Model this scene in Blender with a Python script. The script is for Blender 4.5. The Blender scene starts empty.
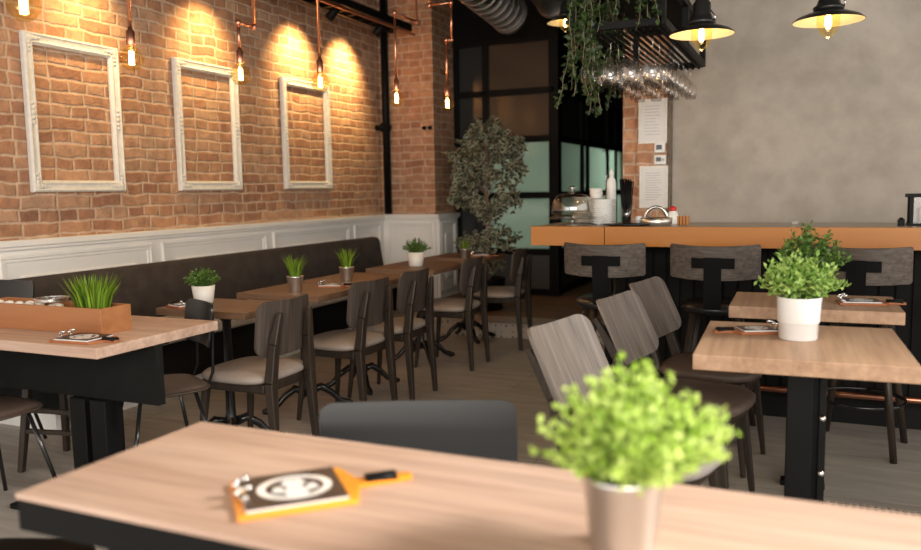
import bpy, bmesh, math, random
from mathutils import Vector, Matrix
R = math.radians; PI = math.pi
random.seed(7)
sc = bpy.context.scene
col = sc.collection

# ------------------------------------------------------------------ camera, world, lights, exposure
CH = 1.32
def set_camera():
    F, yaw, pitch, roll = 793.9, .41807, .10652, -.0166
    f = Vector((-math.sin(yaw)*math.cos(pitch), math.cos(yaw)*math.cos(pitch), -math.sin(pitch)))
    r0 = Vector((math.cos(yaw), math.sin(yaw), 0)); u0 = r0.cross(f)
    r = math.cos(roll)*r0 + math.sin(roll)*u0; u = math.cos(roll)*u0 - math.sin(roll)*r0
    cam = bpy.data.objects.new('camera', bpy.data.cameras.new('camera')); col.objects.link(cam)
    M = Matrix((( r.x, u.x, -f.x, 0), (r.y, u.y, -f.y, 0), (r.z, u.z, -f.z, CH), (0, 0, 0, 1)))
    cam.matrix_world = M
    cam.data.sensor_width = 36; cam.data.lens = F/921*36
    cam.data.clip_start = .05; cam.data.clip_end = 60
    cam.data.dof.use_dof = True; cam.data.dof.focus_distance = 3.9; cam.data.dof.aperture_fstop = 1.7
    sc.camera = cam
set_camera()
w = bpy.data.worlds.new('world'); sc.world = w; w.use_nodes = True
w.node_tree.nodes['Background'].inputs[0].default_value = (1.0, .95, .88, 1)
w.node_tree.nodes['Background'].inputs[1].default_value = 1.25
sc.view_settings.view_transform = 'Standard'; sc.view_settings.look = 'None'
sc.view_settings.gamma = 1; sc.view_settings.use_curve_mapping = False
sc.view_settings.exposure = 0.42
sc.cycles.transparent_max_bounces = 48
def area(name, loc, target, sx, sy, power, colr):
    l = bpy.data.lights.new(name, 'AREA'); l.shape = 'RECTANGLE'; l.size = sx; l.size_y = sy; l.energy = power; l.color = colr
    o = bpy.data.objects.new(name, l); col.objects.link(o); o.location = loc
    o.rotation_euler = (Vector(target)-Vector(loc)).to_track_quat('-Z', 'Y').to_euler()
    return o
area('daylight_rear_window', (1.6, -2.6, 2.2), (-1.4, 4.5, 1.2), 4.5, 2.0, 205, (1, .93, .84))
sd_ = area('daylight_side_window', (2.0, 2.5, 2.75), (-.45, 1.25, .75), .8, .8, 36, (1, .95, .88)); sd_.data.spread = R(80)
area('daylight_rear_left_window', (-2.6, -2.4, 1.7), (-1.6, 2.5, .8), 2.4, 1.8, 20, (1, .95, .9))
area('vestibule_daylight', (-3.9, 11.3, 1.7), (-3.0, 8.6, 1.2), 1.8, 1.8, 130, (.93, 1, .94))

# ------------------------------------------------------------------ materials
def mat(name, c, rough=.5, metal=0, spec=.5, trans=0, coat=0, ior=1.45, alpha=1):
    m = bpy.data.materials.new(name); m.use_nodes = True
    b = m.node_tree.nodes['Principled BSDF']
    b.inputs['Base Color'].default_value = (*c, 1); b.inputs['Roughness'].default_value = rough
    b.inputs['Metallic'].default_value = metal; b.inputs['Specular IOR Level'].default_value = spec
    b.inputs['Transmission Weight'].default_value = trans; b.inputs['Coat Weight'].default_value = coat
    b.inputs['IOR'].default_value = ior
    return m
def nd(m, t, **kw):
    n = m.node_tree.nodes.new(t)
    for k, v in kw.items(): setattr(n, k, v)
    return n
def ln(m, a, b): m.node_tree.links.new(a, b)
def bs(m): return m.node_tree.nodes['Principled BSDF']
def coords(m, scale=(1, 1, 1), src='Object', rot=(0, 0, 0)):
    tc = nd(m, 'ShaderNodeTexCoord'); mp = nd(m, 'ShaderNodeMapping')
    mp.inputs['Scale'].default_value = scale; mp.inputs['Rotation'].default_value = rot
    ln(m, tc.outputs[src], mp.inputs['Vector']); return mp.outputs['Vector']
def ramp(m, fac, stops):
    r = nd(m, 'ShaderNodeValToRGB')
    e = r.color_ramp.elements
    while len(e) < len(stops): e.new(.5)
    for i, (p, c) in enumerate(stops): e[i].position = p; e[i].color = (*c, 1)
    ln(m, fac, r.inputs['Fac']); return r.outputs['Color']
def noise(m, vec, scale, detail=4, dist=0, rough=.55):
    n = nd(m, 'ShaderNodeTexNoise'); n.inputs['Scale'].default_value = scale; n.inputs['Detail'].default_value = detail
    n.inputs['Distortion'].default_value = dist; n.inputs['Roughness'].default_value = rough
    ln(m, vec, n.inputs['Vector']); return n.outputs['Fac']
def bump(m, h, strength=.3, dist=.01):
    b = nd(m, 'ShaderNodeBump'); b.inputs['Strength'].default_value = strength; b.inputs['Distance'].default_value = dist
    ln(m, h, b.inputs['Height']); ln(m, b.outputs['Normal'], bs(m).inputs['Normal'])
def mixc(m, fac, a, b, mode='MIX'):
    n = nd(m, 'ShaderNodeMix', data_type='RGBA', blend_type=mode)
    for k, v in ((0, fac), (6, a), (7, b)):
        if isinstance(v, (int, float)): n.inputs[k].default_value = v
        elif isinstance(v, tuple): n.inputs[k].default_value = (*v, 1)
        else: ln(m, v, n.inputs[k])
    return n.outputs[2]
def wood(name, dark, mid, light, axis='x', sc_=1.0, rough=.45, spec=.4, fine=1.0):
    m = mat(name, mid, rough, spec=spec)
    s = {'x': (1.1, 9, 9), 'y': (9, 1.1, 9), 'z': (9, 9, 1.1)}[axis]
    v = coords(m, tuple(k*sc_ for k in s))
    a = noise(m, v, 1.3, 6, .6)
    c = ramp(m, a, [(.3, dark), (.5, mid), (.72, light)])
    s2 = {'x': (2.5, 60, 60), 'y': (60, 2.5, 60), 'z': (60, 60, 2.5)}[axis]
    v2 = coords(m, tuple(k*sc_ for k in s2))
    b = noise(m, v2, 1.0, 3)
    c2 = mixc(m, .35*fine, c, ramp(m, b, [(.3, tuple(x*.6 for x in mid)), (.7, tuple(min(1, x*1.25) for x in light))]))
    ln(m, c2, bs(m).inputs['Base Color']); bump(m, b, .08, .002)
    return m
def mottled(name, a, b, scale, rough=.7, bmp=.1, **k):
    m = mat(name, a, rough, **k); v = coords(m)
    n = noise(m, v, scale, 6, .2); ln(m, ramp(m, n, [(.3, a), (.7, b)]), bs(m).inputs['Base Color'])
    if bmp: bump(m, noise(m, v, scale*6, 4), bmp, .004)
    return m

def brick_mat(name, axis):
    m = mat(name, (.3, .14, .07), .85, spec=.2)
    tc = nd(m, 'ShaderNodeTexCoord'); sep = nd(m, 'ShaderNodeSeparateXYZ'); ln(m, tc.outputs['Object'], sep.inputs[0])
    cmb = nd(m, 'ShaderNodeCombineXYZ'); ln(m, sep.outputs[axis], cmb.inputs[0]); ln(m, sep.outputs[2], cmb.inputs[1])
    nz = nd(m, 'ShaderNodeTexNoise'); nz.inputs['Scale'].default_value = 5; nz.inputs['Detail'].default_value = 3
    ln(m, tc.outputs['Object'], nz.inputs['Vector'])
    sub = nd(m, 'ShaderNodeVectorMath', operation='SUBTRACT'); ln(m, nz.outputs['Color'], sub.inputs[0]); sub.inputs[1].default_value = (.5, .5, .5)
    mul = nd(m, 'ShaderNodeVectorMath', operation='SCALE'); ln(m, sub.outputs[0], mul.inputs[0]); mul.inputs['Scale'].default_value = .05
    add = nd(m, 'ShaderNodeVectorMath', operation='ADD'); ln(m, cmb.outputs[0], add.inputs[0]); ln(m, mul.outputs[0], add.inputs[1])
    br = nd(m, 'ShaderNodeTexBrick', offset=.5, squash=.55, squash_frequency=2)
    ln(m, add.outputs[0], br.inputs['Vector'])
    br.inputs['Scale'].default_value = 1; br.inputs['Brick Width'].default_value = .26; br.inputs['Row Height'].default_value = .083
    br.inputs['Mortar Size'].default_value = .014; br.inputs['Mortar Smooth'].default_value = .8; br.inputs['Bias'].default_value = 0
    br.inputs['Color1'].default_value = (0, 0, 0, 1); br.inputs['Color2'].default_value = (1, 1, 1, 1); br.inputs['Mortar'].default_value = (.5, .5, .5, 1)
    tone = ramp(m, br.outputs['Color'], [(0, (.38, .20, .135)), (.3, (.47, .255, .16)), (.65, (.52, .30, .19)), (1, (.56, .36, .245))])
    v = tc.outputs['Object']
    n1 = noise(m, v, 14, 6); n2 = noise(m, v, 2.2, 3); n3 = noise(m, v, 55, 3)
    tone = mixc(m, .7, tone, ramp(m, n1, [(.25, (.55, .52, .50)), (.5, (.92, .9, .88)), (.75, (1.3, 1.25, 1.2))]), 'MULTIPLY')
    tone = mixc(m, .6, tone, ramp(m, n2, [(.3, (.7, .7, .72)), (.7, (1.2, 1.12, 1.0))]), 'MULTIPLY')
    mort = ramp(m, n1, [(.3, (.52, .37, .27)), (.7, (.70, .54, .41))])
    fac = nd(m, 'ShaderNodeMath', operation='MULTIPLY'); ln(m, br.outputs['Fac'], fac.inputs[0]); fac.inputs[1].default_value = .85
    c = mixc(m, fac.outputs[0], tone, mort)
    ln(m, c, bs(m).inputs['Base Color'])
    h = nd(m, 'ShaderNodeMath', operation='SUBTRACT'); ln(m, n1, h.inputs[0]); ln(m, br.outputs['Fac'], h.inputs[1])
    h2 = nd(m, 'ShaderNodeMath', operation='ADD'); ln(m, h.outputs[0], h2.inputs[0]); ln(m, n3, h2.inputs[1])
    bump(m, h2.outputs[0], .65, .012)
    return m

M = {}
M['brick_y'] = brick_mat('old_brick_side', 1); M['brick_x'] = brick_mat('old_brick_front', 0)
M['plaster'] = mat('raw_plaster', (.38, .32, .27), .8, spec=.3)
def _pl():
    m = M['plaster']; v = coords(m); a = noise(m, v, 1.1, 5, .5); b = noise(m, v, 7, 6)
    c = ramp(m, a, [(.3, (.315, .28, .24)), (.5, (.41, .365, .32)), (.7, (.50, .45, .395))])
    c = mixc(m, .25, c, ramp(m, b, [(.35, (.28, .25, .21)), (.65, (.54, .49, .44))]))
    ln(m, c, bs(m).inputs['Base Color']); bump(m, b, .12, .01)
_pl()
M['white'] = mottled('white_paint', (.83, .82, .80), (.88, .87, .85), 3, .5, .03)
M['frame_white'] = mottled('distressed_white', (.68, .66, .62), (.82, .80, .76), 25, .55, .25)
M['black'] = mat('black_metal', (.006, .006, .006), .5, spec=.15)
M['mattblack'] = mat('matt_black', (.004, .004, .004), .7, spec=.12)
M['blackgloss'] = mat('black_gloss', (.01, .01, .01), .18, spec=.6)
M['blackshell'] = mat('black_satin_shell', (.012, .012, .013), .28, spec=.5)
M['dark'] = mottled('dark_paint', (.006, .006, .006), (.012, .012, .011), 3, .8, .03, spec=.12)
M['ceil'] = mottled('dark_ceiling', (.09, .08, .07), (.13, .115, .10), 3, .9, .05)
M['copper'] = mat('copper', (.62, .28, .18), .3, 1)
M['chrome'] = mat('chrome', (.75, .74, .72), .12, 1)
M['galv'] = mat('galvanised_steel', (.74, .72, .69), .3, 1)
M['galvf'] = mat('brushed_zinc', (.60, .57, .54), .36, 1)
M['duct'] = mat('duct_steel', (.35, .33, .32), .35, 1)
M['table'] = wood('oak_laminate_x', (.34, .21, .15), (.46, .31, .235), (.57, .41, .32), 'x', .8)
M['tabley'] = wood('oak_laminate_y', (.25, .14, .08), (.36, .215, .13), (.45, .29, .185), 'y', .8)
M['tabled'] = wood('walnut_laminate', (.09, .048, .028), (.15, .084, .05), (.21, .125, .075), 'x', .9)
M['greywood'] = wood('smoked_oak', (.055, .043, .036), (.12, .098, .084), (.21, .178, .155), 'z', 1.3, .5, fine=1.6)
M['greywoodx'] = wood('smoked_oak_flat', (.022, .017, .014), (.06, .047, .039), (.13, .105, .088), 'y', 1.3, .5, fine=1.6)
M['brownwood'] = wood('dark_smoked_oak', (.022, .017, .013), (.05, .038, .031), (.09, .07, .057), 'z', 1.3, .5, fine=1.4)
M['darkwood'] = wood('dark_stained_wood', (.013, .009, .007), (.026, .018, .013), (.045, .032, .023), 'z', 1.5, .4)
M['orangewood'] = wood('orange_lacquered_wood', (.35, .125, .018), (.41, .155, .026), (.47, .195, .04), 'x', .25, .35, fine=.3)
M['boxwood'] = wood('orange_brown_box', (.27, .105, .038), (.34, .14, .055), (.40, .18, .075), 'x', .6, .45, fine=.4)
M['taupe'] = mottled('taupe_leatherette', (.25, .205, .18), (.31, .26, .23), 8, .5, .1)
M['brownseat'] = mottled('brown_leatherette', (.085, .058, .045), (.12, .085, .068), 8, .45, .1)
M['greyseat'] = mottled('grey_suede', (.20, .175, .16), (.27, .24, .22), 8, .6, .1)
M['banq'] = mottled('charcoal_brown_velvet', (.042, .033, .029), (.068, .053, .046), 9, .85, .1)
M['banqseat'] = mottled('light_taupe_seat', (.40, .36, .32), (.48, .44, .40), 8, .6, .05)
M['ceramic'] = mat('white_ceramic', (.74, .74, .73), .25, spec=.5)
M['ceramicm'] = mat('white_matt_ceramic', (.66, .65, .62), .5)
M['paper'] = mat('paper', (.72, .71, .71), .6)
M['ink'] = mat('grey_ink', (.45, .45, .47), .6)
M['menu'] = mat('menu_brown', (.045, .028, .024), .45)
M['orangeboard'] = wood('bright_orange_board', (.66, .20, .015), (.80, .27, .02), (.9, .36, .03), 'x', .7, .4, fine=.3)
M['brownboard'] = wood('red_brown_board', (.20, .06, .02), (.30, .10, .035), (.38, .14, .05), 'x', .7, .4, fine=.3)
M['stone'] = mottled('white_pebble', (.72, .70, .66), (.84, .82, .78), 12, .5, .05)
M['soil'] = mottled('soil', (.02, .013, .008), (.045, .03, .02), 40, .95, .5)
M['red'] = mat('red_plastic', (.55, .02, .02), .35)
M['greytop'] = mat('grey_counter_top', (.30, .27, .24), .35)
M['trunk'] = mottled('grey_bark', (.14, .10, .07), (.24, .19, .14), 30, .85, .3)
M['amber_black'] = mat('shade_black_enamel', (.012, .012, .012), .3, spec=.6)
M['shade_in'] = mat('shade_cream_enamel', (.78, .72, .55), .5)
def glassm(name, c=(1, 1, 1), rough=.0):
    m = mat(name, c, rough, trans=1, ior=1.45); return m
M['glass'] = glassm('clear_glass', (1, .99, .97)); M['amberglass'] = glassm('amber_glass', (1, .80, .48))
def thin_glass(name, c, gl=.12, ior=1.5):
    m = bpy.data.materials.new(name); m.use_nodes = True; nt = m.node_tree; nt.nodes.clear()
    o = nt.nodes.new('ShaderNodeOutputMaterial'); t = nt.nodes.new('ShaderNodeBsdfTransparent'); t.inputs[0].default_value = (*c, 1)
    g = nt.nodes.new('ShaderNodeBsdfGlossy'); g.inputs['Roughness'].default_value = .04
    f = nt.nodes.new('ShaderNodeFresnel'); f.inputs[0].default_value = ior
    mx = nt.nodes.new('ShaderNodeMixShader'); ad = nt.nodes.new('ShaderNodeMath'); ad.operation = 'ADD'; ad.inputs[1].default_value = gl
    ge = nt.nodes.new('ShaderNodeNewGeometry'); iv = nt.nodes.new('ShaderNodeMath'); iv.operation = 'SUBTRACT'; iv.inputs[0].default_value = 1
    ml = nt.nodes.new('ShaderNodeMath'); ml.operation = 'MULTIPLY'; nt.links.new(ge.outputs['Backfacing'], iv.inputs[1])
    nt.links.new(f.outputs[0], ad.inputs[0]); nt.links.new(ad.outputs[0], ml.inputs[0]); nt.links.new(iv.outputs[0], ml.inputs[1]); nt.links.new(ml.outputs[0], mx.inputs[0])
    nt.links.new(t.outputs[0], mx.inputs[1]); nt.links.new(g.outputs[0], mx.inputs[2]); nt.links.new(mx.outputs[0], o.inputs[0])
    return m
M['bulbglass'] = thin_glass('amber_bulb_glass', (.99, .90, .66), .02)
M['wineglass'] = thin_glass('wine_glass', (.96, .955, .95), .13)
M['domeglass'] = thin_glass('dome_glass', (.84, .835, .80), .14, 2.1)
def emis(name, c, s):
    m = mat(name, c); b = bs(m); b.inputs['Emission Color'].default_value = (*c, 1); b.inputs['Emission Strength'].default_value = s; return m
M['filament'] = emis('hot_filament', (1, .62, .24), 22)
M['led'] = emis('lamp_core', (1, .72, .40), 12)
def frosted(name, c):
    m = mat(name, c, .35, spec=.4); m.node_tree.nodes.remove(bs(m)); nt = m.node_tree
    o = [n for n in nt.nodes if n.type == 'OUTPUT_MATERIAL'][0]
    d = nt.nodes.new('ShaderNodeBsdfDiffuse'); d.inputs[0].default_value = (c[0]*.5, c[1]*.5, c[2]*.5, 1)
    t = nt.nodes.new('ShaderNodeBsdfTranslucent'); t.inputs[0].default_value = (*c, 1)
    g = nt.nodes.new('ShaderNodeBsdfGlossy'); g.inputs['Roughness'].default_value = .08; g.inputs[0].default_value = (.9, .9, .9, 1)
    m1 = nt.nodes.new('ShaderNodeMixShader'); m1.inputs[0].default_value = .6
    m2 = nt.nodes.new('ShaderNodeMixShader'); m2.inputs[0].default_value = .08
    nt.links.new(d.outputs[0], m1.inputs[1]); nt.links.new(t.outputs[0], m1.inputs[2])
    nt.links.new(m1.outputs[0], m2.inputs[1]); nt.links.new(g.outputs[0], m2.inputs[2]); nt.links.new(m2.outputs[0], o.inputs[0])
    return m
M['frost'] = frosted('frosted_green_glass', (.48, .56, .49))
M['tint'] = mat('dark_brown_pane', (.075, .055, .040), .12, spec=.6)  # upper front panes: opaque glossy surface with an even dark brown base
M['kickp'] = mat('grey_lower_panel', (.085, .085, .085), .35, spec=.4)
M['tintb'] = mat('smoke_tinted_pane', (.035, .037, .038), .12, spec=.5)
def leafm(name, a, b, rough=.45, tr=.3):
    m = mat(name, a, rough, spec=.4)
    gi = nd(m, 'ShaderNodeNewGeometry'); c = ramp(m, gi.outputs['Random Per Island'], [(0, a), (1, b)])
    ln(m, c, bs(m).inputs['Base Color'])
    nt = m.node_tree; t = nt.nodes.new('ShaderNodeBsdfTranslucent'); ln(m, c, t.inputs[0])
    mx = nt.nodes.new('ShaderNodeMixShader'); mx.inputs[0].default_value = tr
    o = [n for n in nt.nodes if n.type == 'OUTPUT_MATERIAL'][0]
    ln(m, bs(m).outputs[0], mx.inputs[1]); ln(m, t.outputs[0], mx.inputs[2]); ln(m, mx.outputs[0], o.inputs[0])
    return m
M['lime'] = leafm('lime_leaf', (.30, .48, .04), (.74, .88, .28), .4, .42)
M['fresh'] = leafm('fresh_green_leaf', (.14, .30, .04), (.46, .62, .18), .4, .3)
M['midgreen'] = leafm('mid_green_leaf', (.05, .12, .02), (.16, .27, .06), .4, .25)
M['grassg'] = leafm('grass_blade', (.06, .15, .015), (.28, .42, .04), .4, .3)
M['darkgreen'] = leafm('dark_ivy_leaf', (.012, .03, .009), (.06, .10, .03), .4, .25)
M['ficusg'] = leafm('ficus_leaf', (.02, .04, .018), (.05, .08, .04), .35, .2)
M['cream'] = leafm('cream_leaf_edge', (.40, .39, .27), (.60, .57, .42), .45, .2)

# floor tiles
def floor_mat():
    m = mat('concrete_tile', (.1, .085, .07), .45, spec=.4)
    v = coords(m); br = nd(m, 'ShaderNodeTexBrick', offset=.5, squash=1); ln(m, v, br.inputs['Vector'])
    br.inputs['Scale'].default_value = 1; br.inputs['Brick Width'].default_value = 1.2; br.inputs['Row Height'].default_value = .6
    br.inputs['Mortar Size'].default_value = .003; br.inputs['Mortar Smooth'].default_value = .1
    br.inputs['Color1'].default_value = (.33, .305, .275, 1); br.inputs['Color2'].default_value = (.36, .335, .30, 1); br.inputs['Mortar'].default_value = (.22, .195, .165, 1)
    n = noise(m, coords(m, (1, 6, 1)), 2.5, 6, .4)
    c = mixc(m, .7, br.outputs['Color'], ramp(m, n, [(.3, (.72, .7, .68)), (.7, (1.25, 1.22, 1.18))]), 'MULTIPLY')
    ln(m, c, bs(m).inputs['Base Color']); return m
M['floor'] = floor_mat()
def mosaic_mat(name, sc_, src=(1, 1, 1)):
    m = mat(name, (.3, .3, .3), .4); v = coords(m, src)
    ch = nd(m, 'ShaderNodeTexVoronoi', feature='F1', distance='MANHATTAN'); ch.inputs['Scale'].default_value = sc_; ch.inputs['Randomness'].default_value = .25
    ln(m, v, ch.inputs['Vector'])
    c = ramp(m, ch.outputs['Distance'], [(.18, (.48, .42, .35)), (.28, (.05, .045, .04)), (.42, (.10, .085, .07)), (.55, (.46, .40, .33))])
    ln(m, c, bs(m).inputs['Base Color']); return m
M['mosaic'] = mosaic_mat('patterned_cement_tile', 19); M['pebble'] = mosaic_mat('fine_mosaic', 38)
M['parquet'] = wood('worn_brown_parquet', (.13, .075, .04), (.22, .135, .08), (.32, .215, .14), 'x', 2.2, .6, fine=1.5)

# ------------------------------------------------------------------ mesh helpers
class MB:
    def __init__(s): s.v = []; s.f = []; s.m = []; s.cur = 0; s.sm = []
    def add(s, vs, fs, smooth=False, mi=None):
        n = len(s.v); s.v += [tuple(p) for p in vs]
        for f in fs: s.f.append([i+n for i in f]); s.m.append(s.cur if mi is None else mi); s.sm.append(smooth)
        return s
    def box(s, x0, x1, y0, y1, z0, z1, T=None, mi=None):
        vs = [Vector((x, y, z)) for x in (x0, x1) for y in (y0, y1) for z in (z0, z1)]
        if T: vs = [T @ p for p in vs]
        return s.add(vs, [(0, 1, 3, 2), (4, 6, 7, 5), (0, 4, 5, 1), (2, 3, 7, 6), (0, 2, 6, 4), (1, 5, 7, 3)], mi=mi)
    def tube(s, pts, rad, n=10, caps=True, mi=None, flat=1.0):
        pts = [Vector(p) for p in pts]; rs = rad if isinstance(rad, (list, tuple)) else [rad]*len(pts)
        base = len(s.v); up = None
        for i, p in enumerate(pts):
            d = (pts[min(i+1, len(pts)-1)]-pts[max(i-1, 0)]).normalized()
            if up is None: up = Vector((0, 0, 1)) if abs(d.z) < .9 else Vector((1, 0, 0))
            a = d.cross(up).normalized(); b = a.cross(d).normalized(); up = b
            for k in range(n):
                t = 2*PI*k/n; s.v.append(tuple(p + a*math.cos(t)*rs[i] + b*math.sin(t)*rs[i]*flat))
        mm = s.cur if mi is None else mi
        for i in range(len(pts)-1):
            for k in range(n):
                s.f.append([base+i*n+k, base+i*n+(k+1) % n, base+(i+1)*n+(k+1) % n, base+(i+1)*n+k]); s.m.append(mm); s.sm.append(True)
        if caps:
            s.f.append([base+k for k in range(n)][::-1]); s.m.append(mm); s.sm.append(False)
            s.f.append([base+(len(pts)-1)*n+k for k in range(n)]); s.m.append(mm); s.sm.append(False)
        return s
    def bar(s, a, b, w0, w1, d0=None, d1=None, side=(0, 1, 0)):
        """tapered rectangular bar from a to b; w along 'side'"""
        a = Vector(a); b = Vector(b); d0 = w0 if d0 is None else d0; d1 = w1 if d1 is None else d1
        d = (b-a).normalized(); sd = Vector(side); sd = (sd-d*sd.dot(d)).normalized(); t = d.cross(sd)
        vs = []
        for p, ww, dd in ((a, w0, d0), (b, w1, d1)):
            for sx, sy in ((-1, -1), (1, -1), (1, 1), (-1, 1)): vs.append(p+sd*sx*ww/2+t*sy*dd/2)
        return s.add(vs, [(3, 2, 1, 0), (4, 5, 6, 7), (0, 1, 5, 4), (1, 2, 6, 5), (2, 3, 7, 6), (3, 0, 4, 7)])
    def lathe(s, prof, n=24, c=(0, 0, 0), mi=None, closed=False, sx=1, sy=1):
        base = len(s.v); mm = s.cur if mi is None else mi
        for (r, z) in prof:
            for k in range(n):
                t = 2*PI*k/n; s.v.append((c[0]+r*math.cos(t)*sx, c[1]+r*math.sin(t)*sy, c[2]+z))
        for i in range(len(prof)-1):
            for k in range(n):
                s.f.append([base+i*n+k, base+i*n+(k+1) % n, base+(i+1)*n+(k+1) % n, base+(i+1)*n+k]); s.m.append(mm); s.sm.append(True)
        if prof[0][0] > 1e-5 and not closed: s.f.append([base+k for k in range(n)][::-1]); s.m.append(mm); s.sm.append(False)
        if prof[-1][0] > 1e-5 and not closed: s.f.append([base+(len(prof)-1)*n+k for k in range(n)]); s.m.append(mm); s.sm.append(False)
        return s
    def poly(s, pts, z0, z1):
        """extruded 2D outline (CCW)"""
        n = len(pts); vs = [(x, y, z0) for x, y in pts]+[(x, y, z1) for x, y in pts]
        return s.add(vs, [list(range(n))[::-1], list(range(n, 2*n))]+[(i, (i+1) % n, n+(i+1) % n, n+i) for i in range(n)])
    def build(s, name, m, parent=None, loc=(0, 0, 0), rz=0, bevel=0, seg=2, subd=0, solid=0, smooth=None):
        me = bpy.data.meshes.new(name); me.from_pydata([tuple(p) for p in s.v], [], s.f); 
        ms = m if isinstance(m, (list, tuple)) else [m]
        for k in ms: me.materials.append(k)
        me.polygons.foreach_set('material_index', s.m)
        me.polygons.foreach_set('use_smooth', [True]*len(s.sm) if smooth else s.sm)
        me.update()
        o = bpy.data.objects.new(name, me); col.objects.link(o); o.location = loc; o.rotation_euler = (0, 0, rz)
        if parent: o.parent = parent
        if solid: x = o.modifiers.new('s', 'SOLIDIFY'); x.thickness = solid; x.offset = 0
        if bevel: x = o.modifiers.new('b', 'BEVEL'); x.width = bevel; x.segments = seg; x.limit_method = 'ANGLE'; x.angle_limit = R(35)
        if subd: x = o.modifiers.new('d', 'SUBSURF'); x.levels = subd; x.render_levels = subd
        return o
def tag(o, label, cat, group=None, kind=None):
    o['label'] = label; o['category'] = cat
    if group: o['group'] = group
    if kind: o['kind'] = kind
    return o
def empty(name, loc, rz, label, cat, group=None):
    o = bpy.data.objects.new(name, None); col.objects.link(o); o.location = loc; o.rotation_euler = (0, 0, rz); o.empty_display_size = .1
    return tag(o, label, cat, group)
def kids(o): return [c for c in col.objects if c.parent == o]
def copy_tree(o, parent=None, ks=None):
    c = o.copy(); col.objects.link(c)
    if parent: c.parent = parent
    for ch in kids(o):
        if ch is not c: copy_tree(ch, c)
    return c
def dup(o, loc, rz, label, group=None):
    c = copy_tree(o); c.location = loc; c.rotation_euler = (0, 0, rz); c['label'] = label
    if group: c['group'] = group
    return c
def struct(o): o['kind'] = 'structure'; return o
def rrect(w_, h_, r, n=6):
    pts = []
    for cx_, cy_, a0 in ((w_/2-r, h_/2-r, 0), (-w_/2+r, h_/2-r, 90), (-w_/2+r, -h_/2+r, 180), (w_/2-r, -h_/2+r, 270)):
        for k in range(n+1):
            a = R(a0+90*k/n); pts.append((cx_+r*math.cos(a), cy_+r*math.sin(a)))
    return pts
def rot(o, rx=0, ry=0, rz=0): o.rotation_euler = (rx, ry, rz); return o

# ------------------------------------------------------------------ setting
W = -4.45; PY = 7.88; PX = -3.79; GY = 8.42; GX = -2.62; CZ = 3.55; SY = 6.55; SZ = .13; BW = 5.9
struct(MB().box(-4.7, 3.4, -3, 12.2, -.1, 0).build('floor', M['floor']))
struct(MB().box(-4.7, 3.4, -3, 12.2, CZ, CZ+.1).build('ceiling', M['ceil']))
struct(MB().box(W-.2, W, -.6, PY+.1, 0, CZ).build('wall_left', M['brick_y']))
pier = MB().box(W, PX, PY, GY+.02, 1.05, CZ, mi=0).build('wall_left_pier', [M['brick_x'], M['brick_y']])
for p in pier.data.polygons: p.material_index = 1 if abs(p.normal.x) > .5 else 0
struct(pier)
struct(MB().box(-.97, 3.4, BW, BW+.2, 0, CZ).build('wall_back', M['plaster']))
bp = MB().box(-1.19, -.97, BW+.004, BW+.2, 0, CZ).box(-1.31, -1.19, BW+.07, BW+.3, 0, CZ).build('wall_back_pier', [M['brick_x'], M['brick_y']])
for p in bp.data.polygons: p.material_index = 1 if abs(p.normal.x) > .5 else 0
struct(bp)
struct(MB().box(-1.31, -1.21, BW+.3, 12, 0, CZ).build('wall_corridor', M['dark']))
struct(MB().box(W, GX+.08, GY-.01, GY+.1, 2.96, CZ).box(GX-.02, GX+.08, GY, 12, 2.96, CZ).build('wall_above_glass', M['dark']))
struct(MB().box(W-.2, 3.4, 12.0, 12.2, 0, CZ).build('wall_far', M['dark']))
struct(MB().box(W-.2, W, PY+.1, 12, 0, CZ).build('wall_vestibule', M['ceramicm']))
# raised step with patterned tile riser
struct(MB().box(W, -1.45, SY+.012, 12, 0, SZ).build('floor_step', M['parquet']))
rs = MB().box(-4.3, -1.46, SY-.002, SY+.012, 0, SZ+.002).box(-4.3, -1.46, SY-.002, SY+.36, SZ, SZ+.004)
struct(rs.build('trim_step_tiles', M['mosaic']))
struct(MB().box(.0, 3.3, 1.9, 3.55, 0, .004).build('floor_mosaic_inlay', M['pebble']))

# panelled wainscot
def wains(name, a, b, z1, panels, side, extra=None):
    """panels along a wall. side 'x': wall in YZ plane facing +X at x=a ; side 'y': wall in XZ facing -Y"""
    mb = MB()
    def bx(u0, u1, d0, d1, z0, z1_):
        if side == 'x': mb.box(a+d0, a+d1, u0, u1, z0, z1_)
        else: mb.box(u0, u1, a-d1, a-d0, z0, z1_)
    u0, u1 = b
    bx(u0, u1, 0, .022, 0, z1); bx(u0, u1, 0, .062, z1-.028, z1+.012); bx(u0, u1, .0, .046, z1-.05, z1-.028); bx(u0, u1, 0, .04, 0, .14)
    for p0, p1, pz0, pz1 in panels:
        for k, (t, d) in enumerate(((.0, .040), (.022, .032))):
            wdt = .022
            q0, q1, r0, r1 = p0+t, p1-t, pz0+t, pz1-t
            bx(q0, q1, .02, d, r1-wdt, r1); bx(q0, q1, .02, d, r0, r0+wdt); bx(q0, q0+wdt, .02, d, r0+wdt, r1-wdt); bx(q1-wdt, q1, .02, d, r0+wdt, r1-wdt)
        q = .14 if p1-p0 > .5 else .11
        if p1-p0 > .3:
            zt = .13
            bx(p0+q, p1-q, .02, .034, pz0+zt, pz1-zt)
    return struct(mb.build(name, M['white'], bevel=.004, seg=1))
ds = [-.5, .7, 1.9, 3.14, 4.44, 5.78, 7.16, 7.82]
wains('trim_1', W, (-.55, PY), 1.05, [(ds[i]+.05, ds[i+1]-.05, .2, .97) for i in range(7)], 'x')
wains('trim_2', PY, (W+.02, PX+.06), 1.05, [(W+.1, PX-.03, .2, .97)], 'y')
wains('trim_3', PX, (PY-.04, GY), 1.05, [(PY+.08, GY-.08, .2, .97)], 'x')
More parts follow.
